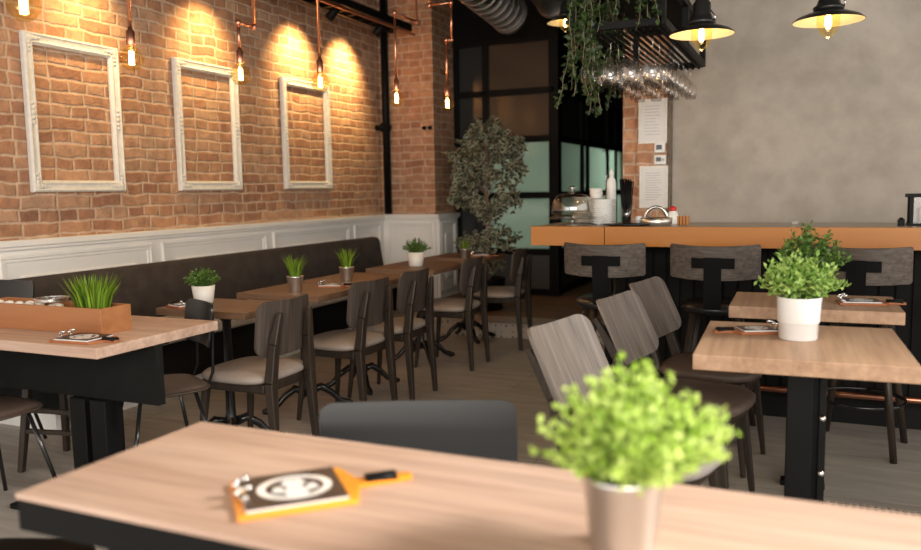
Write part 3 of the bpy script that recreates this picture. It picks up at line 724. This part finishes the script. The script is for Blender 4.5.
tag(MB().tube([(-.962, BW-.012, 1.1), (-.962, BW-.012, 2.6)], .009, 8).tube([(-.94, BW-.012, 1.1), (-.94, BW-.012, 2.6)], .006, 8).build('conduit', M['trunk']), 'thin pair of pipes running up the edge of the plaster wall', 'conduit')
for k, x in enumerate((-3.90, -3.83)):
    t = tag(MB().lathe([(0, 0), (.022, 0), (.022, .012), (.008, .016), (.008, .04), (.014, .045), (0, .05)], 12).build('wall_hook', M['black'], loc=(x, PY, 2.0)), ['left of two small black hooks on the brick pier', 'right of two small black hooks on the brick pier'][k], 'hook'); rot(t, R(90))

# ------------------------------------------------------------------ pendants on copper pipe
def pendant(x, y, path, label, lit=18):
    """path: list of points from top to socket"""
    t = empty('bulb_pendant', (x, y, 1.9), 0, label, 'pendant lamp', 'copper pipe pendants with round amber bulbs')
    P = [Vector(p)-Vector((x, y, 1.9)) for p in path]
    mb = MB()
    for a, b in zip(P, P[1:]): mb.tube([a, b], .008, 10)
    mb.build('copper_pipe', M['copper'], t)
    fb = MB()
    for p in P[1:-1]: MB().lathe([(0, -.016), (.012, -.014), (.014, 0), (.012, .014), (0, .016)], 10).build('elbow', M['copper'], t, loc=p)
    MB().lathe([(.017, .055), (.018, .06), (.018, .115), (.010, .122), (.010, .13)], 16).build('socket', M['copper'], t)
    MB().lathe([(.014, .062), (.018, .052), (.034, .036), (.046, .012), (.048, 0), (.046, -.014), (.034, -.034), (.018, -.045), (0, -.048)], 28, closed=True).build('glass_bulb', M['bulbglass'], t)
    f = MB()
    for k in range(8):
        a = 2*PI*k/8; f.tube([(.009*math.cos(a), .009*math.sin(a), -.024), (.009*math.cos(a+.4), .009*math.sin(a+.4), .028)], .0022, 6)
    f.build('filament', M['filament'], t)
    l = bpy.data.lights.new('bulb_light', 'POINT'); l.energy = lit*.22; l.color = (1, .68, .36); l.shadow_soft_size = .02
    o = bpy.data.objects.new('bulb_light', l); col.objects.link(o); o.parent = t; o.location = (0, 0, -.03)
T = CZ
pendant(-2.21, 1.74, [(-2.21, 1.74, T), (-2.21, 1.74, 2.02)], 'amber globe bulb cut by the top left corner of the picture')
pendant(-2.68, 2.61, [(-2.68, 2.61, T), (-2.68, 2.61, 2.02)], 'amber globe bulb on a straight copper pipe in front of the first white frame')
pendant(-2.59, 3.21, [(-2.59, 3.33, T), (-2.59, 3.33, 2.15), (-2.59, 3.21, 2.15), (-2.59, 3.21, 2.02)], 'amber globe bulb on stepped copper pipe beside the middle white frame')
pendant(-2.42, 3.65, [(-2.42, 3.65, T), (-2.42, 3.65, 2.02)], 'amber globe bulb on a straight copper pipe in front of the farthest white frame')
pendant(-2.43, 4.52, [(-2.43, 4.82, T), (-2.43, 4.82, 2.43), (-2.43, 4.52, 2.43), (-2.43, 4.52, 2.02)], 'amber globe bulb in front of the brick pier, right of the black corner pipe')
pendant(-2.28, 4.96, [(-2.40, 4.96, T), (-2.40, 4.96, 2.56), (-2.24, 4.96, 2.56), (-2.24, 4.96, 2.32), (-2.28, 4.96, 2.32), (-2.28, 4.96, 2.02)], 'amber globe bulb on doubly bent copper pipe at the right edge of the brick pier')

def ship_lamp(x, y, z, label, s=1.0, pw=1.1):
    t = empty('shade_pendant', (x, y, z), 0, label, 'pendant lamp', 'black enamel shade pendants')
    t.scale = (s, s, s)
    MB().lathe([(.205*.84, 0), (.150, .016), (.100, .036), (.062, .050), (.062, .056), (.152, .021), (.173, .003)], 40, closed=True).build('shade', M['amber_black'], t)
    MB().lathe([(.171, .0), (.150, .0145), (.100, .0345), (.060, .0485)], 40, closed=True).build('shade_lining', M['shade_in'], t)
    MB().lathe([(.060, .045), (.074, .058), (.076, .072), (.060, .080), (.054, .10), (.048, .112), (.048, .165), (.038, .175), (.034, .20), (.014, .21), (.012, .23)], 28).build('cap_housing', M['amber_black'], t)
    MB().lathe([(.052, .05), (.056, .02), (.054, -.02), (.042, -.052), (.022, -.072), (.008, -.080), (.008, -.088), (0, -.090)], 28, closed=True).build('glass_jar', M['bulbglass'], t)
    MB().lathe([(.006, .04), (.016, .02), (.017, -.015), (.010, -.035), (0, -.04)], 14).build('lamp_core', M['led'], t)
    MB().tube([(.05, -.03, .12), (.075, -.045, .085), (.07, -.04, .06)], .004, 8).build('latch_wire', M['chrome'], t)
    MB().tube([(0, 0, .23), (0, 0, (CZ-z)/s)], .006, 8).build('cord', M['black'], t)
    l = bpy.data.lights.new('lamp_light', 'POINT'); l.energy = pw; l.color = (1, .74, .42); l.shadow_soft_size = .03
    o = bpy.data.objects.new('lamp_light', l); col.objects.link(o); o.parent = t; o.location = (0, 0, -.055)
ship_lamp(-.515, 4.07, 2.046, 'black shade pendant with glowing glass jar beside the hanging glass rack', .88)
ship_lamp(.045, BY+.13, 2.155, 'black shade pendant farthest right, alone in front of the plaster wall')
ship_lamp(-1.76, 6.0, 2.57, 'small dim shade pendant far back near the ceiling duct', .8, .4)

# ------------------------------------------------------------------ hanging glass rack with wine glasses
RX0, RX1, RY0, RY1, RZ = -1.14, -.70, 4.05, 5.60, 2.08
rk = empty('glass_rack', (0, 0, 0), 0, 'black steel rack hung from the ceiling over the bar, holding stemware', 'rack')
mb = MB(); b_ = .018
for x in (RX0, RX1):
    for z in (RZ+.045, RZ+.28): mb.box(x-b_, x+b_, RY0, RY1, z-b_, z+b_)
for y in (RY0, RY1):
    for z in (RZ+.045, RZ+.28): mb.box(RX0, RX1, y-b_, y+b_, z-b_, z+b_)
for x in (RX0, RX1):
    for y in (RY0, (RY0+RY1)/2, RY1): mb.box(x-b_, x+b_, y-b_, y+b_, RZ+.03, CZ)
mb.build('steel_frame', M['black'], rk)
sl = MB()
for k in range(12): x = RX0+.012+k*(RX1-RX0-.03)/11; sl.box(x-.006, x+.006, RY0+.02, RY1-.02, RZ+.012, RZ+.022)
sl.build('glass_rails', M['mattblack'], rk)
MB().box(RX0, RX1, RY0+.02, RY1-.02, RZ+.285, RZ+.297).build('shelf', M['mattblack'], rk)
def wineglass(big):
    k = 1.25 if big else 1.0
    prof = [(.034*k, 0), (.033*k, -.003), (.006, -.008), (.004, -.03), (.004, -.085*k), (.012*k, -.094*k), (.032*k, -.112*k), (.042*k, -.14*k), (.041*k, -.165*k), (.031*k, -.205*k), (.030*k, -.205*k), (.040*k, -.165*k)]
    return MB().lathe(prof, 20, closed=True).build('wine_glass', M['wineglass'])
gs = wineglass(False); gb = wineglass(True)
first = {0: True, 1: True}
cols_ = [RX0+.06, RX0+.17, RX0+.28, RX0+.385]
n_ = 0
for j in range(9):
    for i, x in enumerate(cols_):
        y = RY0+.07+j*.165
        big = (j < 2)
        if big and i in (1,) : pass
        src = gb if big else gs; key = 1 if big else 0
        o = src if first[key] else src.copy()
        if not first[key]: col.objects.link(o)
        first[key] = False
        o.location = (x+random.uniform(-.004, .004), y+(j*.012 if big else 0), RZ+.010)
        if j == 0: lb = ['large', 'large', 'large', 'large'][i] + ' balloon wine glass hanging upside down, front row, ' + ['under the ivy', 'second from the ivy', 'second from the open side', 'at the open side'][i]
        elif big: lb = 'large balloon wine glass hanging upside down just behind the front row'
        else: lb = 'small wine glass hanging upside down in the rear rows of the rack'
        tag(o, lb, 'wine glass', 'balloon glasses in front rack rows' if big else 'small glasses in rear rack rows')
for k, (x, y) in enumerate(((RX0+.08, RY0+.12), (RX0+.2, RY0+.14), (RX0+.31, RY0+.13))):
    o = MB().lathe([(.03, 0), (.036, .004), (.038, .15), (.018, .19), (.015, .25), (0, .252)], 18).build('carafe', M['ceramicm'], loc=(x, y, RZ+.298))
    tag(o, ['pale bottle on the rack shelf, nearest the ivy', 'pale bottle in the middle of the rack shelf', 'pale bottle on the rack shelf, nearest the open side'][k], 'bottle', 'bottles on the rack shelf')

# ------------------------------------------------------------------ ceiling services
def ducts():
    a = Vector((-2.62, 5.6, 3.08)); b = Vector((-2.62, 7.1, 2.93)); r = .17
    t = empty('ceiling_duct', (0, 0, 0), 0, 'round spiral steel air duct hanging near the ceiling, in front of the glass', 'duct')
    MB().tube([a, b], r, 28).build('duct_tube', M['duct'], t)
    mb = MB()
    for k in range(12):
        q = a.lerp(b, (k+.5)/12); d = (b-a).normalized()*.008; mb.tube([q-d, q+d], r+.006, 28)
    d = (b-a).normalized()*.02; mb.tube([b-d, b+d], r+.012, 28)
    mb.build('duct_ribs', M['duct'], t)
    MB().tube([(-2.62, 6.3, 3.1), (-2.62, 6.3, CZ)], .01, 8).build('hanger', M['black'], t)
    t2 = empty('ceiling_duct', (0, 0, 0), 0, 'shorter round air duct right of the spiral duct, darker', 'duct')
    a = Vector((-2.25, 6.3, 3.22)); b = Vector((-2.25, 7.3, 3.06)); MB().tube([a, b], .16, 28).build('duct_tube', M['duct'], t2)
    d = (b-a).normalized()*.02; MB().tube([b-d, b+d], .172, 28).build('duct_ribs', M['duct'], t2)
    MB().tube([(-2.25, 6.8, 3.2), (-2.25, 6.8, CZ)], .01, 8).build('hanger', M['black'], t2)
ducts()
tk = empty('cable_tray', (0, 0, 0), 0, 'black cable tray running high along the brick wall', 'cable tray')
mb = MB()
for x in (-4.12, -3.90): mb.box(x-.015, x+.015, 2.2, 7.6, 2.98, 3.05)
for k in range(27): y = 2.3+k*.2; mb.box(-4.11, -3.91, y-.012, y+.012, 2.985, 3.0)
mb.build('tray_rails', M['black'], tk)
MB().tube([(-3.86, 2.2, 2.94), (-3.86, 7.6, 2.94)], .014, 10).build('copper_pipe', M['copper'], tk)
mb = MB()
for y in (2.6, 4.2, 5.8, 7.3): mb.tube([(-4.01, y, 3.0), (-4.01, y, CZ)], .008, 8)
mb.build('hanger_rod', M['black'], tk)
def spot(y, power, tgt_z, label, tx=0):
    t = empty('spotlight', (-4.0, y, 2.93), 0, label, 'spotlight', 'spotlights on the tray washing the brick wall')
    d = (Vector((W, y+tx, tgt_z))-Vector((-4.0, y, 2.93))).normalized()
    MB().tube([-d*.07, d*.03, d*.07], [.035, .04, .045], 18).build('lamp_head', M['black'], t)
    MB().tube([(0, 0, .0), (0, 0, .06)], .01, 8).build('bracket', M['black'], t)
    l = bpy.data.lights.new('spot_light', 'SPOT'); l.energy = power; l.color = (1, .66, .26); l.spot_size = R(95); l.spot_blend = 1.0; l.shadow_soft_size = .03
    o = bpy.data.objects.new('spot_light', l); col.objects.link(o); o.parent = t; o.location = d*.08
    o.rotation_euler = d.to_track_quat('-Z', 'Y').to_euler()
spot(3.93, 45, 2.30, 'wall spotlight above the nearest white frame')
spot(5.05, 55, 2.40, 'wall spotlight above the middle white frame')
spot(6.28, 85, 2.5, 'wall spotlight above the farthest white frame')
spot(7.12, 100, 2.5, 'wall spotlight nearest the black corner pipe')

# ------------------------------------------------------------------ plants
def leaf_quad(mb, p, d, up, L, wd, mi=0, fold=.25):
    d = d.normalized(); s_ = d.cross(up)
    s_ = s_.normalized() if s_.length > 1e-4 else Vector((1, 0, 0)); n = s_.cross(d)
    a = p; m1 = p+d*L*.5+s_*wd*.5+n*wd*fold; m2 = p+d*L*.5-s_*wd*.5+n*wd*fold; c = p+d*L; mid = p+d*L*.5
    mb.add([a, m1, c, m2, mid], [(0, 1, 4), (1, 2, 4), (0, 4, 3), (4, 2, 3)], True, mi)
def leaf_round(mb, p, d, up, L, wd, mi=0):
    d = d.normalized(); s_ = d.cross(up); s_ = s_.normalized() if s_.length > 1e-4 else Vector((1, 0, 0)); n = s_.cross(d)
    pts = [p, p+d*L*.3+s_*wd*.45, p+d*L*.7+s_*wd*.45, p+d*L, p+d*L*.7-s_*wd*.45, p+d*L*.3-s_*wd*.45]
    mb.add([q+n*L*.1*math.sin(i) for i, q in enumerate(pts)], [(0, 1, 2, 3, 4, 5)], False, mi)
def rv(): 
    v = Vector((random.gauss(0, 1), random.gauss(0, 1), random.gauss(0, 1))); return v.normalized()
def bush(t, m, base_z, rx, ry, h, nst, nl, L, wd, spread=1.0, name='foliage', droop=.15, stemm=None, roundl=True, ox=0):
    mb = MB(); sm = MB()
    for i in range(nst):
        a = random.random()*2*PI; q = math.sqrt(random.random())
        jt = random.choice((.85, .95, 1, 1, 1.12)); end = Vector((rx*q*jt*math.cos(a), ry*q*jt*math.sin(a), base_z+h*(1-.58*q*q)*random.uniform(.66, 1.08)))
        st_ = Vector((rx*.18*q*math.cos(a), ry*.18*q*math.sin(a), base_z-.01))
        mid = st_.lerp(end, .5)+Vector((0, 0, h*.12*q)); pts = [st_, mid, end]
        sm.tube(pts, [.0016, .0013, .0008], 5, caps=False)
        for k in range(nl):
            f = .25+.75*(k+random.random())/nl
            p = (st_*(1-f)**2+mid*2*f*(1-f)+end*f*f)
            d = (end-st_).normalized()*.6+rv()*.9; d.z += random.uniform(-droop, .3)
            (leaf_round if roundl else leaf_quad)(mb, p, d, rv(), L*random.uniform(.7, 1.2), wd*random.uniform(.8, 1.2))
    sm.build('stems', stemm or M['midgreen'], t, loc=(ox, 0, 0))
    return mb.build(name, m, t, loc=(ox, 0, 0))
def soil(t, r, z): MB().lathe([(0, z-.004), (r, z-.004), (r*.6, z+.003), (0, z+.005)], 20).build('soil', M['soil'], t)
# foreground galvanised pot
fp = empty('potted_herb', (-.262, 1.205, .75), 0, 'bright lime green herb in a galvanised pot on the foreground table', 'potted plant')
MB().lathe([(.047, 0), (.050, .004), (.052, .012), (.062, .108), (.067, .120), (.067, .127), (.063, .127), (.060, .108), (.049, .006), (0, .006)], 36).build('pot', M['galvf'], fp)
soil(fp, .058, .108)
bush(fp, M['lime'], .10, .158, .145, .20, 190, 18, .0135, .0115, ox=.012)
# right table white pot
rp = empty('potted_herb', (-.036, 3.0, .78), 0, 'bright green herb in a white two tiered ceramic pot on the right table', 'potted plant')
MB().lathe([(.060, 0), (.064, .004), (.0655, .058), (.068, .060), (.070, .064), (.073, .145), (.073, .15), (.069, .15), (.062, .01), (0, .01)], 36).build('pot', M['ceramic'], rp)
soil(rp, .068, .135)
bush(rp, M['fresh'], .135, .145, .14, .165, 130, 15, .024, .012, roundl=False)
rp2 = empty('potted_herb', (-.005, 3.66, .82), 0, 'darker green herb on the rear oak table, behind the white two tiered pot', 'potted plant')
MB().lathe([(.05, 0), (.053, .004), (.06, .11), (.056, .11), (.05, .01), (0, .01)], 28).build('pot', M['ceramic'], rp2); soil(rp2, .054, .10)
bush(rp2, M['midgreen'], .10, .15, .13, .23, 110, 14, .024, .013, roundl=False)
# banquette row plants
def grass_pot(x, y, z, s, label, potm='galv', n=90, hh=.13, sp=.07):
    t = empty('potted_grass', (x, y, z), 0, label, 'potted plant')
    MB().lathe([(.036*s, 0), (.037*s, .004), (.049*s, .085*s), (.051*s, .09*s), (.046*s, .09*s), (.034*s, .006), (0, .006)], 24).build('pot', M[potm], t); soil(t, .044*s, .082*s)
    grass(t, n, .03*s, sp, hh, .08*s)
def grass(t, n, r, sp, hh, z0, sx=1, m='grassg', wd=.006):
    mb = MB()
    for i in range(n):
        a = random.random()*2*PI; q = math.sqrt(random.random()); c, s_ = math.cos(a), math.sin(a)
        p = Vector((r*q*c*sx, r*q*s_, z0)); h = hh*random.uniform(.65, 1.1)
        e = p+Vector((sp*q*c*random.uniform(.5, 1.2)*(1+.3*(sx-1)), sp*q*s_*random.uniform(.5, 1.2), h)); m_ = p.lerp(e, .5)+Vector((-c*sp*q*.15, -s_*sp*q*.15, h*.08))
        sd = Vector((-s_, c, 0)).lerp(rv(), .3).normalized()*wd*.5
        mb.add([p-sd, p+sd, m_+sd*1.1, m_-sd*1.1, e], [(0, 1, 2, 3), (3, 2, 4)], True)
    return mb.build('grass_blades', M[m], t)
grass_pot(-2.74, 3.80, .75, 1.0, 'small steel pot of spiky grass, nearer of the two on the banquette tables')
grass_pot(-2.74, 4.36, .75, 1.0, 'small steel pot of spiky grass, farther of the two on the banquette tables')
grass_pot(-2.68, 6.12, .75, .85, 'tiny steel pot of grass on the farthest banquette table', n=40, hh=.09)
def white_bush(x, y, z, s, label):
    t = empty('potted_bush', (x, y, z), 0, label, 'potted plant')
    MB().lathe([(.045*s, 0), (.048*s, .004), (.060*s, .095*s), (.056*s, .095*s), (.045*s, .008), (0, .008)], 24).build('pot', M['ceramicm'], t); soil(t, .054*s, .088*s)
    bush(t, M['midgreen'], .085*s, .095*s, .09*s, .105*s, 70, 12, .017, .010, roundl=False)
white_bush(-2.92, 3.24, .75, 1.0, 'leafy bush in a white pot, behind the black backed chair at left')
white_bush(-2.76, 5.38, .75, 1.12, 'leafy bush in a white pot in front of the white panelled pier')
# planter box with pebbles and grass
pl = empty('planter_box', (0, 0, 0), 0, 'long orange brown wooden planter box on the left table', 'planter')
x0, x1, y0, y1, z0, z1 = -3.42, -2.655, 2.34, 2.50, .75, .86
MB().box(x0, x1-.014, y0, y0+.012, z0, z1).box(x0, x1-.014, y1-.012, y1, z0, z1).box(x0, x1-.014, y0+.012, y1-.012, z0, z0+.012).box(x0, x0+.012, y0+.012, y1-.012, z0+.012, z1).box(x1-.014, x1, y0, y1, z0, z1).build('box', M['boxwood'], pl, bevel=.0015, seg=1)
MB().box(x0+.012, x1-.014, y0+.012, y1-.012, z0+.012, z1-.03).build('soil', M['soil'], pl)
stones = []
for k in range(34):
    s_ = random.uniform(.7, 1.25)
    x = x0+.04+(x1-x0-.30)*random.random(); y = y0+.04+(y1-y0-.08)*random.random()
    if any((x-a)**2+(y-b)**2 < .034**2 for a, b in stones): continue
    stones.append((x, y))
for k, (x, y) in enumerate(stones):
    mb = MB(); r = random.uniform(.016, .022)
    mb.lathe([(0, -r*.7), (r*.7, -r*.5), (r, 0), (r*.75, r*.5), (0, r*.7)], 12, sx=random.uniform(.9, 1.15), sy=random.uniform(.8, 1))
    o = mb.build('pebble', M['stone'], loc=(x, y, z1-.03+r*.7), rz=random.random()*3)
    tag(o, 'white pebble lying in the wooden planter box', 'pebble', 'white pebbles in the planter box')
dj = empty('ashtray', (-3.02, 2.41, z1+.002), 0, 'clear grey glass dish resting on the pebbles in the planter', 'dish')
MB().lathe([(.045, 0), (.06, .004), (.07, .02), (.066, .02), (.05, .006), (0, .005)], 26).build('dish', M['wineglass'], dj)
rim = MB(); 
for z, r in ((.02, .068), (.012, .063)): rim.tube([(r*math.cos(2*PI*k/26), r*math.sin(2*PI*k/26), z) for k in range(27)], .003, 6)
rim.build('rim', M['chrome'], dj)
gp = empty('planter_grass', (-2.785, 2.42, z1-.03), 0, 'tuft of bright spiky grass growing at the end of the planter box', 'plant')
grass(gp, 330, .055, .068, .15, 0, 1.25, wd=.008)

# ficus
def ficus():
    t = empty('ficus_tree', (-2.95, 7.3, SZ), 0, 'tall variegated ficus tree standing in front of the glass partition', 'tree')
    MB().lathe([(.13, 0), (.15, .01), (.18, .30), (.185, .32), (.165, .32), (.15, .28), (0, .28)], 28).build('pot', M['black'], t)
    MB().lathe([(0, .282), (.155, .285), (0, .292)], 20).build('soil', M['soil'], t)
    tr_ = MB()
    tr_.tube([(0, 0, .26), (.01, 0, .7), (-.01, .01, 1.1), (.015, 0, 1.45), (0, 0, 1.7)], [.022, .018, .016, .012, .006], 10)
    tr_.tube([(.02, .01, .26), (-.015, 0, .65), (.02, -.01, 1.05), (-.02, 0, 1.4)], [.014, .013, .011, .006], 8)
    lv = MB()
    cl = [(.02, 0, 1.62, .24, .22), (-.16, 0, 1.30, .24, .22), (.20, 0, 1.42, .22, .2), (-.24, 0, 1.52, .16, .14), (-.26, .05, 1.12, .15, .12), (.0, 0, 1.78, .18, .10), (.25, 0, 1.15, .13, .15), (-.18, -.05, .68, .17, .10), (.14, 0, .74, .17, .13), (0, 0, .50, .15, .12), (.05, -.05, 1.02, .17, .13), (.3, 0, 1.62, .1, .1)]
    for (cx_, cy_, cz_, r, rz_) in cl:
        for b in range(int(42*r/.2)):
            d = rv(); p = Vector((cx_+d.x*r*random.uniform(.3, 1), cy_+d.y*r*random.uniform(.3, 1), cz_+d.z*rz_*random.uniform(.3, 1)))
            o_ = Vector((0, 0, p.z-.12))
            if b % 9 == 0: tr_.tube([o_, o_.lerp(p, .5)+Vector((0, 0, .03)), p], [.005, .003, .0015], 5, caps=False)
            for k in range(5):
                dd = (Vector((d.x, d.y, -.5))+rv()*.9).normalized(); q = p+rv()*.03; up = rv(); L = random.uniform(.06, .095)
                leaf_quad(lv, q, dd, up, L, L*.5, 0); 
                s2 = dd.cross(up).normalized(); n = s2.cross(dd)
                leaf_quad(lv, q+n*.0025+dd*L*.08, dd, up, L*.8, L*.30, 1); leaf_quad(lv, q-n*.0025+dd*L*.08, dd, up, L*.8, L*.30, 1)
    tr_.build('trunk', M['trunk'], t); lv.build('foliage', [M['cream'], M['ficusg']], t)
ficus()

# ivy on the rack
def ivy():
    t = empty('hanging_ivy', (0, 0, 0), 0, 'dark green trailing ivy draped over the left end of the glass rack', 'plant')
    lv = MB(); st = MB()
    for i in range(120):
        fx = random.random(); edge = random.random()
        if edge < .6: x, y = RX0+.02+(RX1-RX0)*fx*.85, RY0-.05+random.uniform(-.05, .04)
        else: x, y = RX0+.02+random.uniform(-.03, .05), RY0+random.random()*.9
        top_ = RZ+random.uniform(.25, .95); ln_ = random.uniform(.12, .42)
        if x < RX0+.12 and random.random() < .5: ln_ = top_-random.uniform(1.72, 2.05)
        elif edge < .6: ln_ = min(ln_, top_-(RZ+.02)) if random.random() < .8 else ln_
        pts = []; px_, py_ = x, y; nseg = max(3, int(ln_/.05))
        for k in range(nseg+1):
            pts.append(Vector((px_, py_, top_-ln_*k/nseg))); px_ += random.uniform(-.015, .015); py_ += random.uniform(-.015, .015)
        st.tube(pts, .0018, 4, caps=False)
        for k in range(nseg):
            for q in range(5):
                p = pts[k].lerp(pts[k+1], random.random()); dd = rv(); dd.z -= .6
                leaf_quad(lv, p, dd, rv(), random.uniform(.025, .042), random.uniform(.018, .03))
    st.build('vines', M['trunk'], t); lv.build('foliage', M['darkgreen'], t)
ivy()

# ------------------------------------------------------------------ menu clipboards
def clipboard(loc, rz, label, boardm, L=.20, wd=.14, handle=.13, flip=False):
    t = empty('menu_board', loc, R(rz), label, 'menu board')
    pts = [(-L/2, -wd/2), (L/2, -wd/2), (L/2+.02, -.018), (L/2+handle*.95, -.014), (L/2+handle, 0), (L/2+handle*.95, .014), (L/2+.02, .018), (L/2, wd/2), (-L/2, wd/2)]
    bd = MB().poly(pts, 0, .010).build('board', boardm, t, bevel=.002)
    MB().poly(rrect(L*.86, wd*.90, .004, 2), .0105, .0145).build('paper_stack', M['paper'], t)
    ms_ = MB().poly(rrect(L*.86, wd*.90, .004, 2), .0147, .0158).build('menu_sheet', M['menu'], t)
    hx = L/2+handle*.5
    MB().tube([(hx-.030, 0, .0108), (hx+.030, 0, .0108)], .0165, 14, flat=.62).build('handle_grip', M['black'], bd)
    # round emblem: ring with an inner pale figure
    mb = MB(); n = 36; ro, ri = wd*.33, wd*.26; z0_, z1_ = .0159, .0164
    vs = [(r*math.cos(2*PI*k/n)*1.15+.005, r*math.sin(2*PI*k/n), z) for r, z in ((ro, z0_), (ro, z1_), (ri, z1_), (ri, z0_)) for k in range(n)]
    fs = [[i*n+k, i*n+(k+1) % n, ((i+1) % 4)*n+(k+1) % n, ((i+1) % 4)*n+k] for i in range(4) for k in range(n)]
    mb.add(vs, fs)
    mb.poly([(.005+a*wd, b*wd) for a, b in ((-.10, -.25), (.10, -.25), (.12, -.10), (.07, .02), (.13, .10), (.08, .22), (-.08, .22), (-.13, .10), (-.07, .02), (-.12, -.10))], z0_, z1_)
    mb.poly([(.005+a*wd, b*wd) for a, b in ((-.24, -.08), (-.12, -.14), (-.12, .02), (-.2, .05))], z0_, z1_)
    mb.poly([(.005+a*wd, b*wd) for a, b in ((.12, -.14), (.24, -.08), (.2, .05), (.12, .02))], z0_, z1_)
    mb.build('emblem', M['ceramic'], ms_)
    c = MB(); cx_ = -L/2+.014
    c.box(cx_-.006, cx_+.010, -.035, .035, .0159, .0185)
    for s_ in (-1, 1):
        c.tube([(cx_, s_*.025, .018), (cx_-.006, s_*.025, .034), (cx_+.012, s_*.025, .036)], .003, 8)
        c.lathe([(0, -.007), (.005, -.005), (.007, 0), (.005, .005), (0, .007)], 12, (cx_+.012, s_*.025, .036))
        c.lathe([(0, -.007), (.005, -.005), (.007, 0), (.005, .005), (0, .007)], 12, (cx_-.008, s_*.022, .027))
    c.build('clip', M['chrome'], t)
    return t
clipboard((-.888, 1.196, .75), 44, 'bright orange menu board with black grip on the foreground table', M['orangeboard'], .215, .185, .13)
clipboard((-.175, 3.09, .78), 203, 'red brown menu board touching the white two tiered pot on the right table', M['brownboard'], .15, .11, .09)
clipboard((.19, 3.68, .82), 8, 'red brown menu board lying on the rear oak table beside the darker herb', M['brownboard'], .17, .12, .09)
clipboard((-2.64, 2.238, .75), 4, 'dark menu board lying in front of the planter box on the left table', M['brownboard'], .20, .15, .07)
clipboard((-2.66, 4.05, .75), 20, 'menu board lying between the two steel pots of grass', M['brownboard'], .15, .11, .07)
clipboard((-2.93, 3.09, .75), 160, 'menu board on the small table, beside the white potted bush at left', M['brownboard'], .14, .10, .06)
for k, z in enumerate((.75, .767)):
    clipboard((-2.62, 6.34+.03*k, z), 15+12*k, ['lower of two menu boards stacked on the farthest banquette table', 'upper of two menu boards stacked on the farthest banquette table'][k], M['brownboard'], .17, .12, .07) if k == 0 else None
